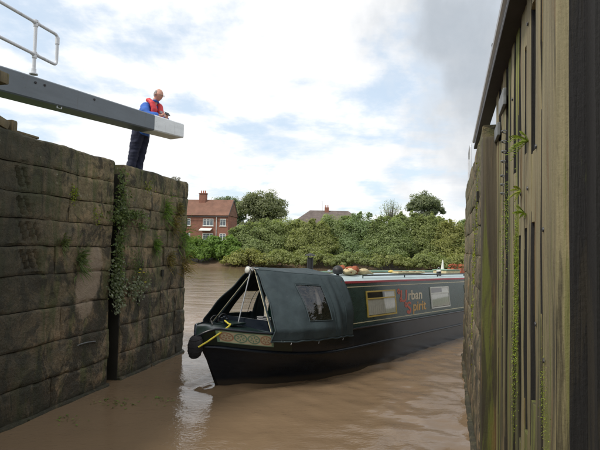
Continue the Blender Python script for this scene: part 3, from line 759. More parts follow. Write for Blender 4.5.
# cabin
CX0, CX1 = -2.12, -11.6
def cab_y(z): return .965-(z-.84)*.125
prof = [(cab_y(.80), .80), (cab_y(1.63), 1.63), (cab_y(1.66)-.0, 1.66), (.80, 1.70), (.45, 1.745), (0, 1.765)]
full = prof+[(-y, z) for y, z in prof[-2::-1]]
V, Fq = [], []
xs_ = [CX0, -2.6, -4, -6, -8, -10, CX1]
for x in xs_:
    for y, z in full: V.append((x, y, z))
n = len(full)
for i in range(len(xs_)-1):
    for k in range(n-1): Fq.append([i*n+k, i*n+k+1, (i+1)*n+k+1, (i+1)*n+k])
Fq.append(list(range(n))); Fq.append([(len(xs_)-1)*n+k for k in range(n)])
make('cabin', (V, Fq), 'green', boat, smooth=True)
V, Fq = [], []
rp = [(y, z+.006) for y, z in full if z > 1.655]; n = len(rp)
for x in (CX0+.01, -6, CX1-.01):
    for y, z in rp: V.append((x, y, z))
for i in range(2):
    for k in range(n-1): Fq.append([i*n+k, i*n+k+1, (i+1)*n+k+1, (i+1)*n+k])
make('roof', (V, Fq), 'roof', boat, smooth=True)
def side_strip(z0, z1, off, x0=CX0-.02, x1=CX1, s=1, th=.02):
    return prism([(x0, s*(cab_y(z0)-th), z0), (x0, s*(cab_y(z0)+off), z0), (x0, s*(cab_y(z1)+off), z1), (x0, s*(cab_y(z1)-th), z1)], (x1-x0, 0, 0))
for s in (1, -1):
    make('roof_edge', side_strip(1.635, 1.675, .018, s=s), 'red', boat)
    make('coach_line', side_strip(1.555, 1.570, .004, s=s), 'cream', boat)
    make('coach_line', side_strip(.868, .884, .004, s=s), 'cream', boat)
    make('handrail', join(tube([(x, s*.74, 1.775) for x in (-3.1, -5, -7, -9, -11.3)], .017, 8), *[tube([(x, s*.74, 1.70), (x, s*.74, 1.775)], .012, 6) for x in (-3.1, -4.9, -6.7, -8.5, -10.3)]), 'panel_green' if s < 0 else 'deck_green', boat, smooth=True)
def window(xa, xb, za, zb, frame, s=1, transom=.30):
    def Q(x, z, off): return (x, s*(cab_y(z)+off), z)
    w_ = .026
    def bar(x0, z0, x1, z1, o0=.0, o1=.022): return prism([Q(x0, z0, o0), Q(x1, z0, o0), Q(x1, z1, o0), Q(x0, z1, o0)], (0, s*(o1-o0), 0))
    fr = make('window', join(bar(xa, za, xb, za+w_), bar(xa, zb-w_, xb, zb), bar(xa, za+w_, xa-w_, zb-w_), bar(xb+w_, za+w_, xb, zb-w_), bar(xa-w_, zb-transom*(zb-za)-w_/2, xb+w_, zb-transom*(zb-za)+w_/2)), frame, boat)
    make('pane_backing', bar(xa-w_, za+w_, xb+w_, zb-w_, -.01, .002), 'dark_in', fr)
    make('pane', ([Q(xa-w_, za+w_, .017), Q(xb+w_, za+w_, .017), Q(xb+w_, zb-w_, .017), Q(xa-w_, zb-w_, .017)], [[0, 1, 2, 3]]), 'glass', fr)
    # gathered net curtains either side of a small gap
    def curtain(x0, x1, z0, z1, nf):
        V, Fq = [], []; N_ = nf*6
        for i in range(N_+1):
            x = x0+(x1-x0)*i/N_; o = .008+.004*math.sin(i/6*2*math.pi)
            V += [Q(x, z0, o), Q(x, z1, o)]
        for i in range(N_): Fq.append([2*i, 2*i+2, 2*i+3, 2*i+1])
        return V, Fq
    zt = zb-transom*(zb-za)
    make('curtain', join(curtain(xa-w_-.01, xb+w_+.01, za+w_+.01, zt-.02, 14), curtain(xa-(xa-xb)*.62, xb+w_, zt, zb-w_, 5)), 'curtain', fr, smooth='all')
for s in (1, -1):
    window(-2.98, -4.16, .955, 1.47, 'gold', s)
    window(-5.92, -7.02, .955, 1.47, 'white', s)
    window(-8.15, -9.25, .955, 1.47, 'white', s)
    window(-10.0, -10.8, .955, 1.47, 'white', s)
# name painted on the side: rose initials, gold and cream letters
def text(body, size, x, z, m, s=1, name='lettering'):
    cu = bpy.data.curves.new('txt', 'FONT'); cu.body = body; cu.size = size; cu.extrude = .001; cu.offset = .006; cu.shear = .15
    to = bpy.data.objects.new('txt', cu); COL.objects.link(to)
    dg = bpy.context.evaluated_depsgraph_get(); me = bpy.data.meshes.new_from_object(to.evaluated_get(dg)); bpy.data.objects.remove(to)
    for v in me.vertices:
        lx, lz, ly = v.co.x, v.co.y, v.co.z; zz = z+lz
        v.co = (x-lx*1.35 if s > 0 else x+lx, s*(cab_y(zz)+.0035+ly), zz)
    me.materials.append(M[m]); return link(bpy.data.objects.new(name, me), boat)
text('U', .36, -4.36, 1.19, 'pink'); text('rban', .30, -4.73, 1.22, 'letter_p')
text('S', .36, -4.62, .925, 'pink'); text('pirit', .30, -4.93, .965, 'letter')
def rosy(cx, cz, r, s=1):
    V, Fq = [], []
    for q in range(7):
        a = q*2*math.pi/7; o = len(V); c = Vector((cx+math.cos(a)*r*.6, 0, cz+math.sin(a)*r*.6)); k = 8
        for i in range(k):
            b = 2*math.pi*i/k; x = c.x+math.cos(b)*r*.36; z = c.z+math.sin(b)*r*.36; V.append((x, s*(cab_y(z)+.0028+.0004*q), z))
        Fq.append([o+i for i in range(k)])
    return V, Fq
for (x, z, r) in ((-4.34, 1.42, .07), (-4.40, 1.24, .06), (-4.62, 1.12, .07), (-4.72, .95, .05)):
    make('painted_rose', rosy(x, z, r), 'pink', boat)
# cratch frame and canvas cover
AP = Vector((-.73, 0, 1.87)); FB = [Vector((-.43, .73, .86)), Vector((-.43, -.73, .86))]
fr = make('cratch_frame', join(tube([FB[0], AP], .022, 8), tube([FB[1], AP], .022, 8), tube([FB[0], FB[1]], .022, 8)), 'canvas', boat, smooth=True)
make('front_board', prism([(-.46, .64, .86), (-.46, -.64, .86), (-.51, -.52, 1.03), (-.51, .52, 1.03)], (-.025, 0, 0)), 'hull', boat)
make('frame_edge', join(tube([FB[0]+Vector((.025, .0, .01)), AP+Vector((.025, 0, -.01))], .005, 6), tube([FB[1]+Vector((.025, 0, .01)), AP+Vector((.025, 0, -.01))], .005, 6)), 'cream', boat)
make('mast', tube([(-.37, -.02, .90), (-.63, 0, 1.90)], .011, 8), 'galv', boat, smooth=True)
def cover_surface(s):
    """lofted canvas from the A-frame back to the cabin, with a hole for the clear window; returns body, window"""
    NU, NV = 60, 44
    V, body, win = [], [], []; CR = .28
    for i in range(NU+1):
        u = i/NU
        for j in range(NV+1):
            v = j/NV; q = max(0.0, (v-CR)/(1-CR)); e = min(1.0, v/CR)
            fxp = -.70+.42*q+.02*(1-q)
            x = fxp*(1-u)-2.20*u
            rd = (0.0, 1.905*(1-u)+1.885*u)
            cr = (.07*(1-u)+.845*u, 1.865*(1-u)+1.765*u)
            bt = (hull_pt(max(.05, .54-x), 3).y+.075, .75*(1-u)+.70*u)
            if q <= 0: y = rd[0]+(cr[0]-rd[0])*e; z = rd[1]+(cr[1]-rd[1])*e-.02*math.sin(math.pi*u)*(1-e)*0
            else: y = cr[0]+(bt[0]-cr[0])*min(1, q/.84); z = cr[1]+(bt[1]-cr[1])*q; y += (.075*u+.02)*math.sin(math.pi*min(1, q/.84))
            z -= .012*math.sin(math.pi*u)*(1-q)
            if v == 1: z += .006*math.sin(u*23)+.004*math.sin(u*51)
            wr = .008*math.sin(u*31+v*9+2*math.sin(v*6))*math.sin(math.pi*min(1, v*1.1))*(1-u)+.006*noise.noise(Vector((u*6, v*5, s)))*2
            wr += .013*math.sin(v*22-u*30+2.2*noise.noise(Vector((u*4, v*3, 5))))*max(0, 1-u*2.3)*math.sin(math.pi*v)+.008*noise.noise(Vector((u*16, v*5, 2)))
            wr += .020*math.exp(-((u-.78)/.025)**2)*(v > .3)-.012*math.exp(-((u-.83)/.03)**2)*(v > .3)
            V.append((x, s*(y+wr), z+wr*.4))
    for i in range(NU):
        for j in range(NV):
            q = [i*(NV+1)+j, i*(NV+1)+j+1, (i+1)*(NV+1)+j+1, (i+1)*(NV+1)+j]
            u, v = (i+.5)/NU, (j+.5)/NV
            (win if ((.36 < u < .66 and .42 < v < .80) if s > 0 else (.42 < u < .80 and .55 < v < .85)) else body).append(q)
    return V, body, win
for s in (1, -1):
    V, body, win = cover_surface(s)
    c = make('canvas_cover', (V, body), 'canvas', boat, smooth='all')
    md = c.modifiers.new('thick', 'SOLIDIFY'); md.thickness = .006; md.offset = 0
    make('clear_window', (V, win), 'pvc', c, smooth='all')
    NU, NV = 60, 44; P = lambda i, j: Vector(V[i*(NV+1)+j])+Vector((0, s*.006, 0))
    if s > 0: make('window_hem', tube([P(22, j) for j in range(18, 36)]+[P(i, 35) for i in range(23, 40)]+[P(40, j) for j in range(35, 17, -1)]+[P(i, 18) for i in range(39, 21, -1)], .010, 6), 'canvas', c, smooth=True)
    make('bottom_hem', tube([P(i, NV) for i in range(0, NU+1)], .013, 8), 'canvas', c, smooth=True)
    make('front_hem', tube([P(0, j) for j in range(1, NV+1)], .012, 8), 'canvas', c, smooth=True)
    for i in (10, 28, 50): make('tie_cord', tube([P(i, NV), P(i, NV)+Vector((0, s*.012, -.02)), P(i, NV)+Vector((.012, s*.01, -.045))], .006, 5), 'grey_web', c)
    for i in (43, 53): make('seam', tube([P(i, j) for j in range(6, NV)], .006, 5), 'canvas', c, smooth=True)
    make('seam', tube([P(i, 12) for i in range(0, NU)], .005, 5), 'canvas', c, smooth=True)
# pale inner side curtain rolled up behind the clear window
make('rolled_curtain', tube([(-1.78, .55, 1.52), (-1.80, .62, 1.30), (-1.80, .66, 1.08)], [.02, .045, .03], 8), 'curtain', boat, smooth=True)
make('mooring_line_coil', tube([(-1.0+.12*math.cos(a), .12*math.sin(a), .90+.006*a) for a in [i*.5 for i in range(40)]], .012, 6), 'grey_web', boat, smooth=True)
# bow fittings
lamp = make('headlight', lathe([(0, -.10), (.028, -.085), (.050, -.05), (.062, .0), (.066, .02), (.060, .026)], 20), 'chrome', boat, smooth=True)
lamp.matrix_local = Matrix.Translation((-.60, -.05, 1.85)) @ Matrix.Rotation(R_(80), 4, 'Y')
make('lens', lathe([(0, .022), (.056, .022), (.04, .034), (0, .038)], 20), 'white', lamp, smooth=True)
make('lamp_bracket', tube([(-.70, 0, 1.86), (-.64, -.04, 1.80), (-.61, -.05, 1.78)], .012, 6), 'galv', boat)
horn = make('horn', lathe([(.010, -.12), (.011, -.05), (.02, -.01), (.034, .02), (.03, .018)], 16), 'chrome', boat, smooth=True)
horn.matrix_local = Matrix.Translation((-.62, .06, 1.88)) @ Matrix.Rotation(R_(85), 4, 'Y')
def hoop(x, y, r): return tube([(x+math.cos(a)*r, y, .98+math.sin(a)*r*1.1) for a in [i*math.pi/10 for i in range(11)]], .010, 6)
make('anchor_hoop', join(hoop(.02, -.16, .10), hoop(-.20, -.20, .11), tube([(.10, -.14, 1.0), (.18, -.06, 1.02), (.20, .0, .97)], .014, 6)), 'black_iron', boat, smooth=True)
make('mooring_stud', join(lathe([(.022, 0), (.02, .10), (.03, .105), (.03, .12), (0, .125)], 12, (.0, .05, .97)), tube([(.0, -.03, 1.06), (.0, .13, 1.06)], .014, 8)), 'hull', boat, smooth=True)
V, Fq = lathe([(0, -.20), (.10, -.18), (.15, -.10), (.165, 0), (.15, .10), (.10, .17), (0, .19)], 18)
rf = []
for (x, y, z) in V: rf.append((x*.58+.535, y*.90, z*.88+.665-.25*x))
fen = make('bow_fender', (rf, Fq), 'rubber', boat, smooth='all')
make('fender_band', join(*[tube([(.535+.58*rr*math.cos(a), .90*rr*math.sin(a), .665+zz*.88-.25*rr*math.cos(a)) for a in [i*.4 for i in range(17)]], .006, 6) for rr, zz in ((.158, -.06), (.162, .04), (.125, .14), (.125, -.15))]), 'rubber', fen, smooth=True)
make('fender_rope', tube([(.60, .15, .68), (.47, .21, .76), (.30, .29, .88), (.16, .33, .975), (.08, .29, 1.0), (.02, .18, .99), (.0, .06, 1.03)], .014, 8), 'yellow', boat, smooth=True)
make('deck_lid', bx((-.22, .0, .965), (.30, .36, .03), None, .01), 'deck_green', boat)
# chimney, vents and stern gear
ch = make('chimney', join(lathe([(.085, 0), (.085, .02), (.066, .03), (.062, .34), (.068, .345), (.068, .36)], 18, (-2.62, -.26, 1.74))), 'black_iron', boat, smooth=True)
make('chimney_hat', join(lathe([(.115, 0), (.10, .018), (.03, .05), (0, .055)], 18, (-2.62, -.26, 2.135)), *[tube([(-2.62+.06*math.cos(a), -.26+.06*math.sin(a), 2.08), (-2.62+.07*math.cos(a), -.26+.07*math.sin(a), 2.145)], .006, 5) for a in (0, 2.1, 4.2)]), 'black_iron', ch, smooth=True)
make('mushroom_vent', join(lathe([(.03, 0), (.03, .03), (.085, .04), (.108, .075), (.112, .115), (.10, .155), (.07, .19), (.03, .21), (0, .212)], 20, (-2.78, .34, 1.745))), 'black_iron', boat, smooth='all')
for x in (-5.6, -8.9): make('mushroom_vent', lathe([(.04, 0), (.04, .03), (.08, .035), (.075, .06), (.03, .08), (0, .082)], 16, (x, 0, 1.765)), 'gold', boat, smooth=True)
make('stern_doors', bx((-11.64, 0, 1.2), (.04, .6, .8), None, .01), 'brown', boat)
make('tiller', tube([(-13.5, 0, .5), (-13.5, 0, 1.1), (-13.3, 0, 1.25), (-12.5, 0, 1.35)], .03, 8), 'red', boat, smooth=True)

# things lying on the boat's roof: each a thing of its own, placed in the boat's frame
BM = boat.matrix_world.copy()
def on_roof(name, label, cat, x, y, z=1.76, rz=0.0, group=None):
    o = thing(name, label, cat, group=group); o.matrix_world = BM @ Matrix.Translation((x, y, z)) @ Matrix.Rotation(rz, 4, 'Z'); return o
def blob(c, r, amp=.12, seed=0, seg=14):
    V, Fq = [], []; rings = 9
    for j in range(rings+1):
        ph = math.pi*j/rings-math.pi/2
        for i in range(seg):
            a = 2*math.pi*i/seg; d = Vector((math.cos(ph)*math.cos(a), math.cos(ph)*math.sin(a), math.sin(ph)))
            k = 1+amp*noise.noise(d*1.8+Vector((seed, 0, 0)))*2; V.append((c[0]+d.x*r[0]*k, c[1]+d.y*r[1]*k, max(c[2]+d.z*r[2]*k, .003)))
    for j in range(rings):
        for i in range(seg): q = (i+1) % seg; Fq.append([j*seg+i, j*seg+q, (j+1)*seg+q, (j+1)*seg+i])
    return V, Fq
def coil(c, R0_, r, n=3):
    pts = []
    for i in range(n*18): a = i*2*math.pi/18; pts.append((c[0]+math.cos(a)*(R0_-.012*(i/18)), c[1]+math.sin(a)*(R0_*.8-.012*(i/18)), c[2]+r+r*1.5*(i/18)*.6))
    return tube(pts, r, 7)
o = on_roof('rolled_canvas', 'cream rolled canvas bag nearest the round black roof vent', 'bag', -3.10, .40, rz=.1)
make('bag_body', blob((0, 0, .07), (.20, .12, .075), .15, 1), 'cream_cloth', o, smooth='all')
make('bag_strap', join(tube([(-.08, -.12, .05), (-.08, 0, .152), (-.08, .12, .05)], .01, 6), tube([(.09, -.11, .05), (.09, 0, .15), (.09, .11, .05)], .01, 6)), 'rust_cloth', o, smooth=True)
o = on_roof('rolled_canvas', 'pale cream bundle with a tapering end behind the rust heap on the boat roof', 'bag', -3.72, .30, rz=-.1)
make('bag_body', blob((-.04, 0, .06), (.24, .11, .07), .2, 4), 'cream_cloth', o, smooth='all')
make('bag_neck', tube([(-.22, 0, .06), (-.32, 0, .045), (-.42, .02, .02)], [.05, .03, .012], 8), 'cream_cloth', o, smooth=True)
o = on_roof('canvas_heap', 'rust red heap of folded canvas lying between two cream bundles', 'canvas', -3.42, .22)
make('fold', blob((.0, 0, .08), (.18, .16, .09), .25, 7), 'rust_cloth', o, smooth='all')
make('fold', blob((.22, -.10, .13), (.12, .10, .07), .3, 9), 'rust_cloth', o, smooth='all')
make('fold', blob((-.10, .05, .12), (.10, .10, .06), .3, 12), 'rust_cloth', o, smooth='all')
o = on_roof('boat_pole', 'long pale teal pole lying along the roof of the narrowboat', 'pole', -6.6, -.42, 1.80)
make('shaft', tube([(3.0, 0, 0), (-3.2, 0, 0)], .022, 8), 'panel_green', o, smooth=True)
make('hook_end', tube([(3.0, 0, 0), (3.12, 0, .0), (3.16, .03, .02), (3.12, .06, .03)], .012, 6), 'galv', o, smooth=True)
o = on_roof('gang_plank', 'yellowish wooden gang plank flat on the cabin roof', 'plank', -6.3, .12, 1.775)
make('board', bx((0, 0, .02), (1.5, .22, .04), None, .008), 'cream_cloth', o)
make('cleat', join(*[bx((x, 0, .045), (.03, .2, .012)) for x in (-.55, -.2, .2, .55)]), 'brown', o)
o = on_roof('water_can', 'small black can with a white lid on the roof edge', 'can', -7.1, .60, 1.72)
make('can_body', lathe([(.06, 0), (.065, .01), (.06, .11), (.05, .12)], 16), 'black_iron', o, smooth=True)
make('can_lid', lathe([(.064, .115), (.068, .135), (.05, .15), (0, .155)], 16), 'white', o, smooth=True)
make('can_handle', tube([(-.06, 0, .10), (-.07, 0, .20), (0, 0, .235), (.07, 0, .20), (.06, 0, .10)], .006, 6), 'galv', o, smooth=True)
o = on_roof('roof_box', 'low cream roof box lying in front of the red planter near the stern', 'box', -8.45, .25, 1.755)
make('box_body', bx((0, 0, .05), (1.0, .4, .10), None, .02), 'cream_cloth', o)
make('box_lid', bx((0, 0, .112), (1.04, .44, .02), None, .006), 'panel_green', o)
for k, (x, lab) in enumerate(((-9.15, 'terracotta planter of red flowers beside the white cone near the boat stern'), (-9.75, 'terracotta planter of red flowers farthest back on the boat roof'))):
    o = on_roof('planter', lab, 'planter', x, .15, 1.755, group='planters on the boat roof')
    make('pot', bx((0, 0, .08), (.42, .2, .16), None, .02), 'terracotta', o)
    quads_mesh('blooms', leaf_quads(sphere_pts(160)*np.array([.22, .12, .07])+np.array([0, 0, .21]), sphere_pts(160), .03), 'terracotta', o, kind='stuff')
    quads_mesh('leaves', leaf_quads(sphere_pts(140)*np.array([.22, .12, .06])+np.array([0, 0, .18]), sphere_pts(140), .03), 'leaf_tree', o, kind='stuff')
o = on_roof('white_cone', 'slim white cone standing up on the boat roof near the stern', 'cone', -8.72, .0, 1.755)
make('cone_body', lathe([(.075, .0), (.07, .02), (.05, .12), (.022, .34), (.01, .40), (0, .405)], 16), 'white', o, smooth=True)
make('cone_base', bx((0, 0, .01), (.18, .18, .02), None, .004), 'white', o)

# ------------------------------------------------------------------ man leaning on the beam
def skin_mesh(name, pts, edges, radii, m, parent, root=0, sub=2, smooth_r=None):
    me = bpy.data.meshes.new(name); me.from_pydata([tuple(p) for p in pts], edges, [])
    o = bpy.data.objects.new(name, me); COL.objects.link(o)
    sk = o.modifiers.new('skin', 'SKIN'); sk.use_smooth_shade = True; sk.branch_smoothing = .6
    for i, r in enumerate(radii):
        d = me.skin_vertices[0].data[i]; d.radius = r if isinstance(r, tuple) else (r, r); d.use_root = (i == root)
    sb = o.modifiers.new('sub', 'SUBSURF'); sb.levels = sub; sb.render_levels = sub
    dg = bpy.context.evaluated_depsgraph_get(); dg.update()
    nm = bpy.data.meshes.new_from_object(o.evaluated_get(dg)); bpy.data.objects.remove(o); bpy.data.meshes.remove(me)
    nm.name = name; nm.materials.clear(); nm.materials.append(M[m]); nm.polygons.foreach_set('use_smooth', [True]*len(nm.polygons))
    return link(bpy.data.objects.new(name, nm), parent)
def ell_tube(path, rad, seg=20):
    """elliptical loft in the person's frame: rad = (fore-aft, side)"""
    V, Fq = [], []; n = len(path)
    for i, p in enumerate(path):
        p = Vector(p); t = (Vector(path[min(i+1, n-1)])-Vector(path[max(i-1, 0)])).normalized(); sdv = Vector((0, 1, 0)); fwv = sdv.cross(t).normalized()
        for k in range(seg):
            a_ = 2*math.pi*k/seg; V.append(tuple(p+fwv*math.cos(a_)*rad[i][0]+sdv*math.sin(a_)*rad[i][1]))
    for i in range(n-1):
        for k in range(seg): q = (k+1) % seg; Fq.append([i*seg+k, i*seg+q, (i+1)*seg+q, (i+1)*seg+k])
    Fq.append(list(range(seg))[::-1]); Fq.append([(n-1)*seg+k for k in range(seg)]); return V, Fq
def fuse(name, parts, m, parent, voxel=.014, smooth_it=6, wr=0.0):
    """several closed limbs fused into one continuous surface"""
    me = bpy.data.meshes.new(name); v, f = join(*parts); me.from_pydata([tuple(x) for x in v], [], f)
    bm = bmesh.new(); bm.from_mesh(me); bmesh.ops.recalc_face_normals(bm, faces=bm.faces); bm.to_mesh(me); bm.free()
    o = bpy.data.objects.new(name, me); COL.objects.link(o)
    rm = o.modifiers.new('r', 'REMESH'); rm.mode = 'VOXEL'; rm.voxel_size = voxel
    sm = o.modifiers.new('s', 'SMOOTH'); sm.factor = .5; sm.iterations = smooth_it
    dg = bpy.context.evaluated_depsgraph_get(); dg.update(); nm = bpy.data.meshes.new_from_object(o.evaluated_get(dg)); bpy.data.objects.remove(o); bpy.data.meshes.remove(me)
    if wr:
        for q in nm.vertices: q.co += q.normal*wr*(noise.noise(q.co*11)+.6*noise.noise(q.co*Vector((5, 5, 24))))
    nm.name = name; nm.materials.clear(); nm.materials.append(M[m]); nm.polygons.foreach_set('use_smooth', [True]*len(nm.polygons))
    return link(bpy.data.objects.new(name, nm), parent)
mx = Vector((-3.43, 10.20, 3.68))
man = thing('person', 'man in blue jacket and red lifejacket leaning over the white beam end holding a phone', 'person', mx, (0, 0, math.atan2(-.36, .93)))
SP = [(.14, 0, .90), (.17, 0, 1.02), (.23, 0, 1.16), (.31, 0, 1.30), (.38, 0, 1.41), (.435, 0, 1.475), (.47, 0, 1.53), (.50, 0, 1.60)]
def arm_path(s): return [(.36, s*.12, 1.40), (.375, s*.185, 1.36), (.43, s*.245, 1.25), (.50, s*.265, 1.175), (.60, s*.20, 1.18), (.70, s*.11, 1.20)]
def leg_path(s): return [(.14, s*.08, .93), (.13, s*.095, .80), (.08, s*.105, .52), (.03, s*.11, .28), (0, s*.11, .07)]
parts = [ell_tube(SP, [(.11, .15), (.105, .145), (.11, .15), (.12, .17), (.10, .15), (.065, .075), (.055, .058), (.05, .05)])]
for s_ in (1, -1):
    parts.append(tube(arm_path(s_), [.055, .055, .046, .042, .034, .026], 12)); parts.append(tube(leg_path(s_), [.09, .088, .06, .05, .04], 12))
body = fuse('body', parts, 'skin', man, .016, 4)
# head: shaped ellipsoid with brow, nose, chin
def head_mesh():
    V, Fq = [], []; rings, seg = 26, 32
    for j in range(rings+1):
        ph = math.pi*j/rings-math.pi/2
        for i in range(seg):
            a = 2*math.pi*i/seg; x, y, z = math.cos(ph)*math.cos(a), math.cos(ph)*math.sin(a), math.sin(ph)
            X, Y, Z = x*.100, y*.078, z*.122
            if z < 0: X *= 1-.10*(-z); Y *= 1-.28*(-z)
            if x > 0:
                X += .030*math.exp(-((z+.12)/.13)**2-(y/.16)**2)+.010*math.exp(-((z-.14)/.09)**2-(y/.5)**2)-.010*math.exp(-((z-.02)/.08)**2-((abs(y)-.36)/.17)**2)
                X += .012*math.exp(-((z+.75)/.16)**2-(y/.3)**2)+.007*math.exp(-((z+.42)/.07)**2-(y/.3)**2)
            else: Z += .004
            V.append((X, Y, Z))
    for j in range(rings):
        for i in range(seg): q = (i+1) % seg; Fq.append([j*seg+i, j*seg+q, (j+1)*seg+q, (j+1)*seg+i])
    return V, Fq
hd = make('head', head_mesh(), 'skin', man, smooth='all')
hd.matrix_local = Matrix.Translation((.545, 0, 1.645)) @ Matrix.Rotation(R_(16), 4, 'Y')
for s in (1, -1):
    make('ear', blob((0.0, s*.082, .0), (.020, .012, .034), .1, 2, 10) if False else ([(x-.005, y+s*.080, z-.005) for x, y, z in lathe([(0, -.012), (.022, -.008), (.030, 0), (.022, .008), (0, .01)], 12)[0]], lathe([(0, 0)]*5, 12)[1]), 'skin', hd, smooth=True)
    make('eye', lathe([(0, -.009), (.009, -.004), (.011, 0), (.009, .004), (0, .009)], 10, (.090, s*.030, .010)), 'white', hd, smooth=True)
    make('pupil', lathe([(0, -.004), (.005, 0), (0, .004)], 8, (.0985, s*.030, .010)), 'black', hd, smooth=True)
make('mouth', bx((.098, 0, -.062), (.006, .040, .005)), 'terracotta', hd)
HV, HF = head_mesh()
keep = [q for q in HF if all((HV[i][0] < .015 and -.045 < HV[i][2] < .075) for i in q)]
make('hair', ([(x*1.06, y*1.07, z*1.04) for x, y, z in HV], keep), 'hair', hd, smooth='all')
gl = []
for s in (1, -1):
    gl.append(tube([(.112, s*.033+.022*math.cos(a), .008+.017*math.sin(a)) for a in [i*math.pi/6 for i in range(13)]], .0022, 5))
    gl.append(tube([(.110, s*.056, .012), (.05, s*.080, .012), (.0, s*.083, .008)], .002, 5))
gl.append(tube([(.113, -.012, .012), (.115, .012, .012)], .0022, 5))
make('glasses', join(*gl), 'black', hd)
# jacket
parts = [ell_tube([(.13, 0, .86)]+SP[:6], [(.165, .20), (.165, .20), (.16, .195), (.165, .20), (.165, .215), (.14, .19), (.085, .10)], 24)]
for s_ in (1, -1): parts.append(tube(arm_path(s_)[:5]+[(.665, s_*.14, 1.19)], [.095, .098, .084, .074, .064, .052], 14))
fuse('jacket', parts, 'blue', man, .016, 5, .010)
make('collar', tube([(.425+.088*math.cos(a), .092*math.sin(a), 1.495+.03*math.cos(a)) for a in [i*math.pi/9 for i in range(19)]], .026, 8), 'blue', man, smooth=True)
parts = []
for s_ in (1, -1):
    parts.append(ell_tube([(.335, s_*.03, 1.545), (.40, s_*.115, 1.53), (.50, s_*.125, 1.45), (.535, s_*.105, 1.33), (.49, s_*.10, 1.20), (.42, s_*.10, 1.08)], [(.045, .05), (.05, .06), (.055, .065), (.062, .075), (.058, .07), (.04, .05)], 14))
parts.append(tube([(.34, -.07, 1.545), (.32, 0, 1.55), (.34, .07, 1.545)], .05, 12))
fuse('lifejacket', parts, 'redvest', man, .013, 4, .004)
make('waist_strap', tube([(.24+.225*math.cos(a), .215*math.sin(a), 1.13-.09*math.cos(a)) for a in [i*math.pi/10 for i in range(21)]], .014, 6), 'grey_web', man, smooth=True)
make('buckle', bx((.60, .03, 1.30), (.03, .07, .05), None, .006), 'grey_web', man)
# trousers and boots
parts = [ell_tube([(.14, 0, .82), (.14, 0, .90), (.15, 0, 1.0)], [(.15, .18), (.155, .185), (.15, .18)], 20)]
for s_ in (1, -1): parts.append(tube(leg_path(s_), [.128, .125, .102, .094, .092], 14))
fuse('trousers', parts, 'navy', man, .016, 4, .014)
for s in (1, -1):
    skin_mesh('boot', [(-.03, s*.11, .06), (.03, s*.11, .055), (.12, s*.125, .045), (.19, s*.13, .035)], [(0, 1), (1, 2), (2, 3)], [(.05, .055), (.05, .055), (.048, .04), (.04, .03)], 'black', man)
# hands: palm with four curled fingers and a thumb
def hand(s, grip):
    wx = Vector((.665, s*.10, 1.198)); pts = [tuple(wx), (.70, s*.075, 1.205), (.735, s*.052, 1.212)]; ed = [(0, 1), (1, 2)]; rad = [(.028, .020), (.036, .020), (.038, .018)]
    h = skin_mesh('hand', pts, ed, rad, 'skin', man)
    for k in range(4):
        L = (.9, 1.05, 1.0, .78)[k]; o = Vector((.742-.004*abs(k-1), s*(.062-.002), 1.238-.018*k))
        q = [o-Vector((.02, -s*.006, 0)), o+Vector((.030*L, -s*.020, .0)), o+Vector((.042*L, -s*.048, -.004)), o+Vector((.026*L, -s*.066, -.006))]
        skin_mesh('finger', q, [(0, 1), (1, 2), (2, 3)], [.0095, .009, .0085, .0075], 'skin', h, sub=1)
    q = [Vector((.70, s*.072, 1.222)), Vector((.722, s*.052, 1.245)), Vector((.738, s*.030, 1.252))]
    skin_mesh('thumb', q, [(0, 1), (1, 2)], [.012, .0105, .009], 'skin', h, sub=1)
hand(1, 0); hand(-1, 0)
ph = thing('phone', 'small dark phone held out in the hands of the man on the beam', 'phone', man.matrix_world @ Vector((0, 0, 0)))
bpy.context.view_layer.update()
ph.matrix_world = man.matrix_world @ Matrix.Translation((.775, .0, 1.245)) @ Matrix.Rotation(R_(-35), 4, 'Y')
make('phone_case', bx((0, 0, 0), (.012, .145, .072), None, .004), 'black', ph)
make('phone_screen', bx((-.0068, 0, 0), (.001, .13, .062)), 'pane', ph)

# ------------------------------------------------------------------ growth on the walls and gate
def wall_pt(s, z, out=.0): return np.array(P2(LW_A, LW_X, LN, s, -out)+Vector((0, 0, z)))
nL = -np.array(LN)
def creeper(name, label, cat, m, spots, size, n, jit=.8, asp=.7, base=None, nrm=None, A=None, group=None, droop=0.0):
    """spots: (s,z,rs,rz,weight)"""
    f = A or wall_pt; nv = nL if nrm is None else nrm; out = []
    tw = sum(q[4] for q in spots)
    for (s, z, rs, rz, w_) in spots:
        k = max(4, int(n*w_/tw)); ss = rng.normal(s, rs*.5, k); zz = rng.normal(z, rz*.5, k); oo = np.abs(rng.normal(.0, size*(2.0 if size > .012 else 1.2), k))
        P = np.stack([f(a, b, c) for a, b, c in zip(ss, zz, oo)])
        out.append(leaf_quads(P, np.tile(nv+np.array([0, 0, .4]), (k, 1)), size, asp, jit))
    V = np.concatenate(out); loc = V.reshape(-1, 3).mean(0); o = thing(name, label, cat, tuple(loc), group=group); quads_mesh('leaves', V-loc, m, o, kind='stuff'); return o
iv = thing('ivy', 'green ivy trailing down the vertical slot in the left lock wall', 'ivy', tuple(wall_pt(2.3, 3.5, 0)))
loc0 = np.array(wall_pt(2.3, 3.5, 0))
def sub_creep(m, spots, size, n, name, asp=.7, jit=.8):
    out = []; tw = sum(q[4] for q in spots)
    for (s, z, rs, rz, w_) in spots:
        k = max(4, int(n*w_/tw)); P = np.stack([wall_pt(a, b, c) for a, b, c in zip(rng.normal(s, rs*.5, k), np.minimum(rng.normal(z, rz*.5, k), 3.56), np.abs(rng.normal(.03, .05, k)))])
        out.append(leaf_quads(P, np.tile(nL+np.array([0, 0, .4]), (k, 1)), size, asp, jit))
    quads_mesh(name, np.concatenate(out)-loc0, m, iv, kind='stuff')
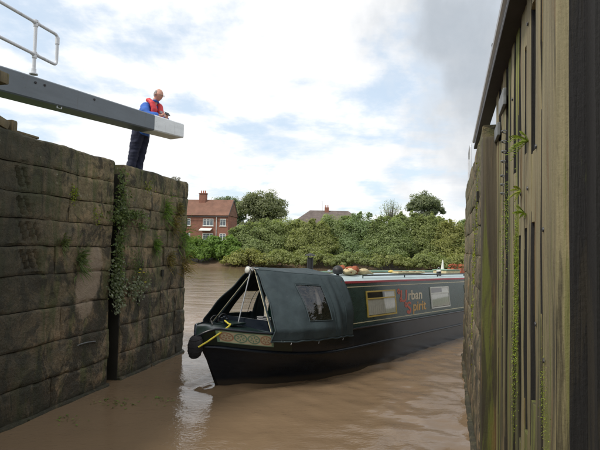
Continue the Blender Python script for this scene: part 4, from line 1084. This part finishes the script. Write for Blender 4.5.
sub_creep('leaf_ivy', [(2.28, 3.3, .10, .35, 2), (2.3, 2.95, .16, .3, 4), (2.32, 2.75, .35, .14, 4), (2.65, 2.82, .42, .10, 3), (2.3, 2.4, .13, .4, 4), (2.28, 2.0, .14, .4, 4), (2.27, 1.7, .18, .3, 4), (2.95, 2.62, .25, .08, 1)], .024, 1900, 'leaves')
sub_creep('leaf_pale', [(2.28, 1.62, .22, .22, 4), (2.25, 1.88, .14, .3, 2), (2.30, 1.36, .10, .22, 1.5), (2.85, 1.52, .34, .22, 3), (2.3, 2.9, .10, .12, .7)], .026, 900, 'pale_leaves')
make('stem', join(tube([tuple(Vector(wall_pt(2.28+.04*math.sin(z*5), z, .02))-Vector(loc0)) for z in np.arange(1.5, 3.6, .1)], .010, 6), tube([tuple(Vector(wall_pt(2.3+.15*k, 2.75+.02*k, .04))-Vector(loc0)) for k in range(5)], .006, 5)), 'bark', iv)
wf = creeper('wall_weed', 'leafy wall weed with yellow flowers hanging right of the slot', 'weed', 'leaf_ivy', [(2.92, 1.90, .22, .30, 3), (3.15, 1.66, .2, .2, 1)], .020, 420, asp=.35)
for (s, z) in ((2.86, 1.86), (2.98, 1.80), (3.05, 1.62), (2.84, 1.80)):
    p = Vector(wall_pt(s, z, .10))-wf.location
    make('flower', ([tuple(p+Vector((x, y, zz))) for x, y, zz in lathe([(0, -.008), (.018, -.006), (.024, 0), (.014, .006), (0, .004)], 8)[0]], lathe([(0, 0)]*5, 8)[1]), 'flower', wf)
tufts = [(3.9, 2.95, 'leaf_bright', 'tall grass tuft high on the left wall near its far end', .05, .34), (4.25, 2.70, 'leaf_dry', 'straw coloured grass tuft in the joint above the small square hole', .05, .34), (4.72, 2.45, 'leaf_bright', 'bushy yellow-green weeds on the far corner of the left wall, upper clump', .16, .5), (4.75, 1.85, 'leaf_dry', 'straggly weeds on the far corner of the left wall, lower clump', .12, .4), (1.35, 2.02, 'leaf_ivy', 'dark green tuft growing from a middle joint of the near left wall', .05, .28), (.98, 2.30, 'leaf_ivy', 'small fern in the joint halfway up the near left wall', .05, .14), (1.15, 3.02, 'leaf_moss', 'lichen-green moss pad under the top course of the near wall', .08, .12), (3.55, 2.28, 'leaf_bright', 'thin grass tuft halfway between the slot and the wall end', .05, .22), (4.45, 3.05, 'leaf_dry', 'dry grass tuft just under the far coping stone', .06, .25), (3.2, 3.35, 'leaf_moss', 'green moss pad below the coping beside the slot', .12, .14), (4.1, 2.0, 'leaf_dry', 'dry hanging grass right of the small square hole', .05, .25), (1.75, 2.72, 'leaf_moss', 'yellowish moss clump left of the ivy slot', .10, .12)]
for (s, z, m, lab, rs, rz) in tufts:
    k = 150 if rz > .2 else 90; root = wall_pt(s, z, .0); V = []
    loc = np.array(root)
    if m == 'leaf_moss':
        P = np.stack([wall_pt(rng.normal(s, rs*.6), rng.normal(z, rz*.5), abs(rng.normal(.01, .012))) for _ in range(k)]); V = leaf_quads(P, np.tile(nL, (k, 1)), .016, .8, .5)
    else:
        X3 = np.array(LW_X); up3 = np.array([0, 0, 1.0])
        for i in range(k):
            b = np.array(wall_pt(rng.normal(s, rs), z+rng.normal(0, rz*.3), .0)); h = rz*rng.uniform(.3, .8); dr = up3*rng.uniform(-.7, 1.0)+nL*rng.uniform(.1, .5)+X3*rng.normal(0, .4)
            dr /= np.linalg.norm(dr); sd_ = np.cross(dr, nL+rng.normal(0, .4, 3)); sd_ /= np.linalg.norm(sd_)+1e-9; w0 = rng.uniform(.004, .010)
            mid = b+dr*h*.55; tip = b+dr*h+np.array([0, 0, -h*.25])+nL*h*.2
            V.append([b, mid-sd_*w0, tip, mid+sd_*w0])
        V = np.array(V)
    o = thing('moss_pad' if m == 'leaf_moss' else 'grass_tuft', lab, 'moss' if m == 'leaf_moss' else 'weed', tuple(loc)); quads_mesh('moss' if m == 'leaf_moss' else 'blades', V-loc, m, o, kind='stuff')
# on the gate and right wall
def gate_pt(s, z, out=0.0): return np.array(P2(RW_A, RW_X, RN, s, GY-out)+Vector((0, 0, z)))
def rw_pt(s, z, out=0.0): return np.array(P2(RW_A, RW_X, RN, s, .02+.008*z-out)+Vector((0, 0, z)))
nR = -np.array(RN)
def fern(s, z, L, n, lab, f=gate_pt):
    V = []; root = f(s, z, 0.0); X3 = np.array(RW_X)
    for i in range(n):
        dr = nR*rng.uniform(.2, .8)+X3*rng.normal(0, .8)+np.array([0, 0, rng.uniform(-.3, .8)]); dr /= np.linalg.norm(dr); l = L*rng.uniform(.5, 1)
        for k in range(9):
            t = k/9; c = root+dr*l*t+np.array([0, 0, -.5*l*t*t]); wd = .20*l*(1-t)*(.4+t)
            sd_ = np.cross(dr, np.array([0, 0, 1.])); sd_ /= np.linalg.norm(sd_)+1e-9
            for sg in (1, -1):
                tip = c+sd_*sg*wd+dr*.03; md = (c+tip)/2; V.append([c, md-dr*.012, tip, md+dr*.014+np.array([0, 0, .006])])
    V = np.array(V); o = thing('fern', lab, 'fern', tuple(root), group='ferns rooted in the plank gate'); quads_mesh('fronds', V-root, 'leaf_moss', o, kind='stuff'); return o
fern(3.30, 3.0, .17, 9, 'bright green fern sprouting highest from the plank gate')
fern(3.62, 2.72, .10, 6, 'small green fern on the gate planks just below the big fern')
fern(3.45, 2.55, .10, 7, 'lowest little fern on the gate planks above the dark slots')
creeper('moss_runner', 'bright green moss hanging down the right stone wall beyond the gate', 'moss', 'leaf_moss', [(7.2, 2.3, .3, .5, 3), (7.0, 1.9, .25, .6, 3), (7.4, 1.4, .4, .5, 2), (6.4, 2.9, .3, .6, 2)], .011, 2600, .5, .8, nrm=nR, A=rw_pt)
creeper('moss_runner', 'vivid lime moss strip running down a narrow gate plank', 'moss', 'leaf_moss', [(3.87, 1.95, .10, .62, 3), (3.87, 2.3, .08, .25, 1), (4.05, 1.5, .10, .5, .6)], .005, 3000, .5, .8, nrm=nR, A=gate_pt)
creeper('moss_runner', 'green moss flecks on the narrow gate planks under the bolt loops', 'moss', 'leaf_moss', [(4.5, 2.6, .2, .35, 3), (4.9, 2.2, .2, .5, 2)], .006, 700, .5, .8, nrm=nR, A=gate_pt)
creeper('moss_runner', 'mossy patch on the wide boards low near the gate mitre post', 'moss', 'leaf_moss', [(2.78, 1.55, .10, .22, 3), (2.60, 1.2, .1, .3, 1)], .003, 700, .5, .8, nrm=nR, A=gate_pt)

# floating weed
for (x, y, lab, n) in ((-2.60, 7.30, 'patch of green weed floating beside the left wall', 46), (-2.0, 7.55, 'scattered green weed drifting farther out from the left wall', 30), (-.20, 5.65, 'small clump of green weed floating at the bottom of the view', 26), (-3.0, 6.6, 'green weed scraps floating nearest the left wall foot', 22)):
    P = np.stack([rng.normal(x, .18, n), rng.normal(y, .11, n), rng.uniform(.008, .018, n)], 1); loc = np.array([x, y, 0])
    quads_mesh('floating_weed', leaf_quads(P-loc, np.tile([0, 0, 1.0], (n, 1)), .022, .5, .18), 'weed', label=lab, cat='weed', loc=tuple(loc), kind='stuff')

# ------------------------------------------------------------------ far houses
def window_far(parent, c, w_, h_, ux, ny_, cols=2):
    """c centre on wall, ux along wall, ny outward"""
    ux = Vector(ux); ny_ = Vector(ny_); Z = Vector((0, 0, 1)); fw_ = .09
    def rect(u0, u1, z0, z1, d0, d1):
        p = [c+ux*u0+Z*z0+ny_*d0, c+ux*u1+Z*z0+ny_*d0, c+ux*u1+Z*z1+ny_*d0, c+ux*u0+Z*z1+ny_*d0]; return prism(p, ny_*(d1-d0))
    bars = [rect(-w_/2, w_/2, -h_/2, -h_/2+fw_, 0, .06), rect(-w_/2, w_/2, h_/2-fw_, h_/2, 0, .06), rect(-w_/2, -w_/2+fw_, -h_/2+fw_, h_/2-fw_, 0, .06), rect(w_/2-fw_, w_/2, -h_/2+fw_, h_/2-fw_, 0, .06)]
    for k in range(1, cols): u = -w_/2+w_*k/cols; bars.append(rect(u-.04, u+.04, -h_/2+fw_, h_/2-fw_, 0, .06))
    bars.append(rect(-w_/2+fw_, w_/2-fw_, h_*.18, h_*.18+.06, 0, .055))
    f = make('window', join(*bars), 'upvc', parent)
    make('pane', rect(-w_/2+fw_, w_/2-fw_, -h_/2+fw_, h_/2-fw_, -.02, .02), 'pane', f)
    make('sill', rect(-w_/2-.1, w_/2+.1, -h_/2-.09, -h_/2, .0, .12), 'upvc', f)
def house(name, label, O, ux, Wd, Dp, eave, ridge, z0, wallm, roofm, hip_r=0.0, hip_l=0.0, over=.35):
    ux = Vector((*ux, 0)).normalized(); vy = Vector((-ux.y, ux.x, 0)); h = thing(name, label, 'house', (O[0], O[1], z0))
    L = lambda u, v, z: Vector((0, 0, 0))+ux*u+vy*v+Vector((0, 0, z))
    pts = [L(0, 0, 0), L(Wd, 0, 0), L(Wd, Dp, 0), L(0, Dp, 0)]
    make('wall', prism(pts, (0, 0, eave)), wallm, h)
    zr_ = ridge; r0_ = L(hip_l-over*(hip_l == 0)*.4, Dp/2, zr_); r1_ = L(Wd-hip_r+over*(hip_r == 0)*.4, Dp/2, zr_)
    a, b, c, d = L(-over, -over, eave-.15), L(Wd+over*(1 if hip_r else .4), -over, eave-.15), L(Wd+over*(1 if hip_r else .4), Dp+over, eave-.15), L(-over, Dp+over, eave-.15)
    t = Vector((0, 0, .14)); V = [a, b, c, d, r0_, r1_]; V2 = [v+t for v in V]
    F_ = [[0, 1, 5, 4], [2, 3, 4, 5], [1, 2, 5], [3, 0, 4], [0, 3, 2, 1]]
    rf_ = make('roof', ([tuple(v) for v in V2], F_), roofm, h)
    if not hip_r: make('gable', prism([L(Wd-.02, 0, eave-.02), L(Wd-.02, Dp, eave-.02), L(Wd-.02, Dp/2, zr_-.02)], ux*.04), wallm, h)
    if not hip_r:
        make('bargeboard', join(prism([b+t*.2, b+t*1.15, r1_+t*1.15, r1_-t*.3], ux*.08), prism([c+t*.2, c+t*1.15, r1_+t*1.15, r1_-t*.3], ux*.08)), 'black_iron', h)
    return h, L, ux, vy, rf_
HX = Vector((math.cos(R_(-8)), math.sin(R_(-8)), 0))
h1O = Vector((-13.25, 92.0, 0))-HX*15.0
h, L, ux, vy, rf_ = house('house', 'red brick house with chimney and clay roof across the river at left', h1O, (HX.x, HX.y), 15.0, 6.0, 5.45, 8.5, 2.5, 'brick', 'tile')
for (u, w_, cols) in ((15-3.8, 2.0, 3), (15-.98, 1.15, 2), (15-8.2, 2.0, 3), (15-12, 1.2, 2)):
    window_far(h, L(u, -.0, 4.15), w_, 1.3, ux, -vy, cols)
    window_far(h, L(u, -.0, 1.45), w_, 1.3, ux, -vy, cols)
make('drainpipe', tube([L(15-2.2, -.1, .1), L(15-2.2, -.1, 5.2)], .06, 6), 'upvc', h)
make('gutter', tube([L(-.3, -.42, 5.18), L(15.1, -.42, 5.18)], .07, 6), 'black_iron', h)
make('porch_roof', prism([L(15-5.2, 0, 2.95), L(15-5.2, -1.1, 2.55), L(15-3.0, -1.1, 2.55), L(15-3.0, 0, 2.95)], (0, 0, .12)), 'upvc', h)
make('lead_flashing', prism([L(15-6.5, 2.15, 7.30), L(15-5.2, 2.15, 7.30), L(15-5.2, 2.15, 7.6), L(15-6.5, 2.15, 7.6)], vy*.3), 'cream_cloth', rf_)
cs = make('chimney', prism([L(15-6.5, 2.3, 6.9), L(15-5.25, 2.3, 6.9), L(15-5.25, 3.4, 6.9), L(15-6.5, 3.4, 6.9)], (0, 0, 2.8)), 'brick', rf_)
make('chimney_cap', prism([L(15-6.6, 2.2, 9.7), L(15-5.15, 2.2, 9.7), L(15-5.15, 3.5, 9.7), L(15-6.6, 3.5, 9.7)], (0, 0, .16)), 'brick', rf_)
for u in (-6.25, -5.85, -5.5): make('chimney_pot', ([tuple(Vector(v)+L(15+u, 2.85, 9.85)) for v in lathe([(.13, 0), (.11, .1), (.10, .45), (.12, .5)], 10)[0]], lathe([(0, 0)]*4, 10)[1]), 'terracotta', rf_)
h2, L2, ux2, vy2, rf2 = house('house', 'brown hipped house roof showing over the bushes behind the boat', (-2.0, 112.0), (1, -.06), 17.0, 7.5, 5.0, 8.35, 2.5, 'brick', 'tile_grey', hip_r=4.2, hip_l=4.0)
cs2 = make('chimney', prism([L2(7.4, 3.2, 7.6), L2(8.4, 3.2, 7.6), L2(8.4, 4.2, 7.6), L2(7.4, 4.2, 7.6)], (0, 0, 1.6)), 'brick', rf2)
for u in (7.65, 8.15): make('chimney_pot', ([tuple(Vector(v)+L2(u, 3.7, 9.2)) for v in lathe([(.13, 0), (.11, .1), (.10, .5), (.12, .55)], 10)[0]], lathe([(0, 0)]*4, 10)[1]), 'terracotta', rf2)
make('aerial', join(tube([L2(6.9, 3.7, 8.3), L2(6.9, 3.7, 10.6)], .03, 5), tube([L2(6.3, 3.7, 10.5), L2(7.5, 3.7, 10.5)], .02, 4), *[tube([L2(6.4+.25*k, 3.4, 10.5), L2(6.4+.25*k, 4.0, 10.5)], .015, 4) for k in range(5)]), 'galv', rf2)

# ------------------------------------------------------------------ trees and bushes
def tree(label, x, y, z0, H, blobs, leaf, nleaf, size, trunk_r=.35, nclump=40, name='tree', cat='tree', group=None, limbs=7):
    t = thing(name, label, cat, (x, y, z0), group=group)
    parts = [tube([(0, 0, -.3), (.1, 0, H*.25), (-.05, .1, H*.55), (.1, 0, H*.85)], [trunk_r, trunk_r*.8, trunk_r*.5, trunk_r*.12], 9)]
    for k in range(limbs):
        b = blobs[k % len(blobs)]; c, r = b; zs_ = H*random.uniform(.22, .5); e = (c[0]+random.uniform(-.6, .6)*r[0], c[1]+random.uniform(-.6, .6)*r[1], c[2]+random.uniform(-.1, .6)*r[2])
        mid = (e[0]*.45, e[1]*.45, (zs_+e[2])/2+.3); parts.append(tube([(0, 0, zs_), mid, e], [trunk_r*.45, trunk_r*.28, trunk_r*.06], 6))
    make('trunk', join(*parts), 'bark', t, smooth=True)
    quads_mesh('crown', crown(blobs, nleaf, size, nclump), leaf, t, kind='stuff')
    return t
def X(px, d): return (px-300)/500*d
d = 118
tree('large round broadleaf tree rising right of the red brick house', X(262, d), d, 2.5, 14.0, [((0, 0, 9.0), (5.6, 4.6, 5.4)), ((-2.4, 0, 8.5), (3.8, 3.5, 4.8)), ((3.2, .5, 7.6), (3.6, 3.4, 4.6)), ((0, 0, 5), (5.8, 4, 3.2))], 'leaf_tree', 26000, .21, .45, 60)
d = 122
tree('smaller dark broadleaf tree between the red brick house and the large round tree', X(226, d), d, 2.5, 13.2, [((0, 0, 8.9), (4.0, 3.6, 4.5)), ((-1.8, 0, 7.6), (2.6, 2.5, 3.6)), ((1.4, 0, 6.0), (3.8, 3, 3.5))], 'leaf_tree', 15000, .21, .35, 46)
d = 96
tree('dark broadleaf tree above the bushes at right near the lock wall', X(425, d), d, 3.4, 11.0, [((0, 0, 7.9), (2.9, 2.8, 2.9)), ((-1.8, 0, 7.0), (1.8, 2, 2.0)), ((1.8, 0, 6.6), (1.9, 2, 2.2)), ((0, 0, 4.5), (3, 3, 2.5))], 'leaf_tree', 15000, .17, .25, 44)
tr_ = thing('sapling', 'thin sparse twiggy sapling standing left of the dark tree at right', 'tree', (X(391, 74), 74, 2.5))
parts = []
for k in range(70):
    a = random.uniform(0, 6.28); sp_ = random.uniform(.2, 1.9); z = random.uniform(5.2, 7.6)-sp_*.3; parts.append(tube([(0, 0, random.uniform(.5, 3)), (sp_*.5*math.cos(a), sp_*.5*math.sin(a), z*.7), (sp_*math.cos(a), sp_*math.sin(a), z)], [.05, .03, .012], 4))
make('trunk', join(*parts), 'bark', tr_)
P = sphere_pts(900)*np.array([1.9, 1.7, 1.9])*rng.uniform(.3, 1, (900, 1))+np.array([0, 0, 5.4]); quads_mesh('crown', leaf_quads(P, sphere_pts(900), .10, .35), 'leaf_olive', tr_, kind='stuff')
# bushes along the far bank (px at which each stands, crown top row, width in px)
bush = [(243, 224, 30, 'leaf_willow', 59.5, 'low willow bush at the left end of the bankside thicket, beside the bright nettles'),
        (262, 216, 34, 'leaf_olive', 60.5, 'yellowish willow bush rising below the large round tree'),
        (286, 214, 36, 'leaf_willow', 62, 'round willow bush just left of the hipped brown roof'),
        (312, 217, 36, 'leaf_olive', 60, 'willow bush below the chimney of the hipped brown roof'),
        (338, 212, 40, 'leaf_willow', 62, 'wide willow bush below the right end of the hipped roof'),
        (364, 209, 38, 'leaf_willow', 61, 'willow bush between the hipped roof and the twiggy sapling'),
        (388, 213, 34, 'leaf_olive', 59.5, 'ochre tinged willow bush right below the twiggy sapling'),
        (410, 209, 38, 'leaf_willow', 62, 'tall willow bush below the left side of the dark tree'),
        (433, 210, 36, 'leaf_willow', 61, 'willow bush directly under the dark tree at right'),
        (456, 216, 34, 'leaf_olive', 60, 'willow bush next to the edge of the right lock wall'),
        (482, 214, 36, 'leaf_willow', 60, 'willow bush mostly hidden by the right lock wall')]
for (p, top, wd, m, d, lab) in bush:
    hor = 247.7+.021*(p-300); zt = 2.3+(hor-top)/500*d; z0 = 1.1; H = zt-z0; r = wd/500*d*.62
    bl_ = [((0, 0, H*.50), (r, r*.8, H*.50)), ((-r*.6, -.8, H*.28), (r*.7, r*.7, H*.34)), ((r*.6, -1.0, H*.30), (r*.7, r*.7, H*.34)), ((random.uniform(-.6, .6)*r, -.2, H*random.uniform(.66, .76)), (r*random.uniform(.3, .5), r*.5, H*.28)), ((random.uniform(-.9, .9)*r, -.2, H*random.uniform(.60, .74)), (r*.28, r*.3, H*.27)), ((0, -2.2, H*.14), (r*1.0, r*.5, H*.22))]
    for _k in range(7):
        a_ = random.uniform(0, math.pi); bl_.append(((r*.85*math.cos(a_), -.8+random.uniform(-.6, .6), H*(.5+.37*math.sin(a_))), (r*.15, r*.13, H*random.uniform(.10, .16))))
    tree(lab, X(p, d), d+1.0, z0, H, bl_, m, 30000, .092, .14, 40, name='willow_bush', cat='bush', group='willow bushes along the far bank', limbs=9)
low = [(250, 'drooping low bush at the water edge at the left of the thicket'), (282, 'low overhanging bush at the waterline behind the bow lamp'), (318, 'low overhanging bush at the waterline behind the boat chimney'), (352, 'low overhanging bush at the waterline above the rust canvas heap'), (390, 'low overhanging bush at the waterline below the twiggy sapling'), (428, 'low overhanging bush at the waterline behind the pale roof pole'), (462, 'low overhanging bush at the waterline beside the right wall')]
for (p, lab) in low:
    d = 56.5+.04*abs(X(p, 57)+12); tree(lab, X(p, d), d, -.1, 2.6, [((0, 0, 1.1), (2.6, 1.2, 1.3)), ((-1.6, -.5, .7), (1.6, .9, .9)), ((1.7, -.5, .8), (1.6, .9, .9))], 'leaf_olive', 8000, .09, .07, 40, name='low_bush', cat='bush', group='low bushes overhanging the water', limbs=5)
bright = [(181, 224, 24, 59.5, 'bright green bank growth just emerging from behind the left wall'), (199, 230, 24, 58.8, 'bright green nettle clump in front of the red brick house, left one'), (216, 229, 22, 59.2, 'bright green nettle clump under the right house windows'), (231, 231, 20, 58.2, 'bright green nettle clump at the foot of the house gable')]
for (p, top, wd, d, lab) in bright:
    hor = 247.7+.021*(p-300); zt = 2.3+(hor-top)/500*d; H = zt-.15; r = wd/500*d*.6
    tree(lab, X(p, d), d, .15, H, [((0, 0, H*.45), (r, r*.7, H*.5)), ((-r*.5, -.6, H*.3), (r*.7, r*.6, H*.35)), ((r*.5, -.8, H*.3), (r*.7, r*.6, H*.35))], 'leaf_bright', 9000, .12, .06, 50, name='bank_plant', cat='bush', group='bright green growth on the far bank', limbs=6)
# scrub beyond the frame on either side
for k, (x, d, H, m) in enumerate([(-34, 62, 5, 'leaf_willow'), (-44, 64, 7, 'leaf_tree'), (30, 62, 6, 'leaf_willow'), (40, 64, 7, 'leaf_willow'), (-26, 61, 3.5, 'leaf_bright')]):
    lab = ['willow scrub on the far bank hidden behind the left wall', 'broad scrub tree on the far bank farthest left', 'willow scrub hidden behind the right wall', 'willow scrub farthest right on the far bank', 'low bright scrub hidden just behind the left wall'][k]
    tree(lab, x, d, 1.2, H, [((0, 0, H*.5), (4.5, 3, H*.5)), ((-3, 0, H*.35), (3, 2.5, H*.35)), ((3, 0, H*.35), (3, 2.5, H*.35))], m, 7000, .2, .15, 40, name='scrub', cat='bush')
print('objects', len(bpy.data.objects), 'tris', sum(len(o.data.polygons) for o in bpy.data.objects if o.type == 'MESH')*2)
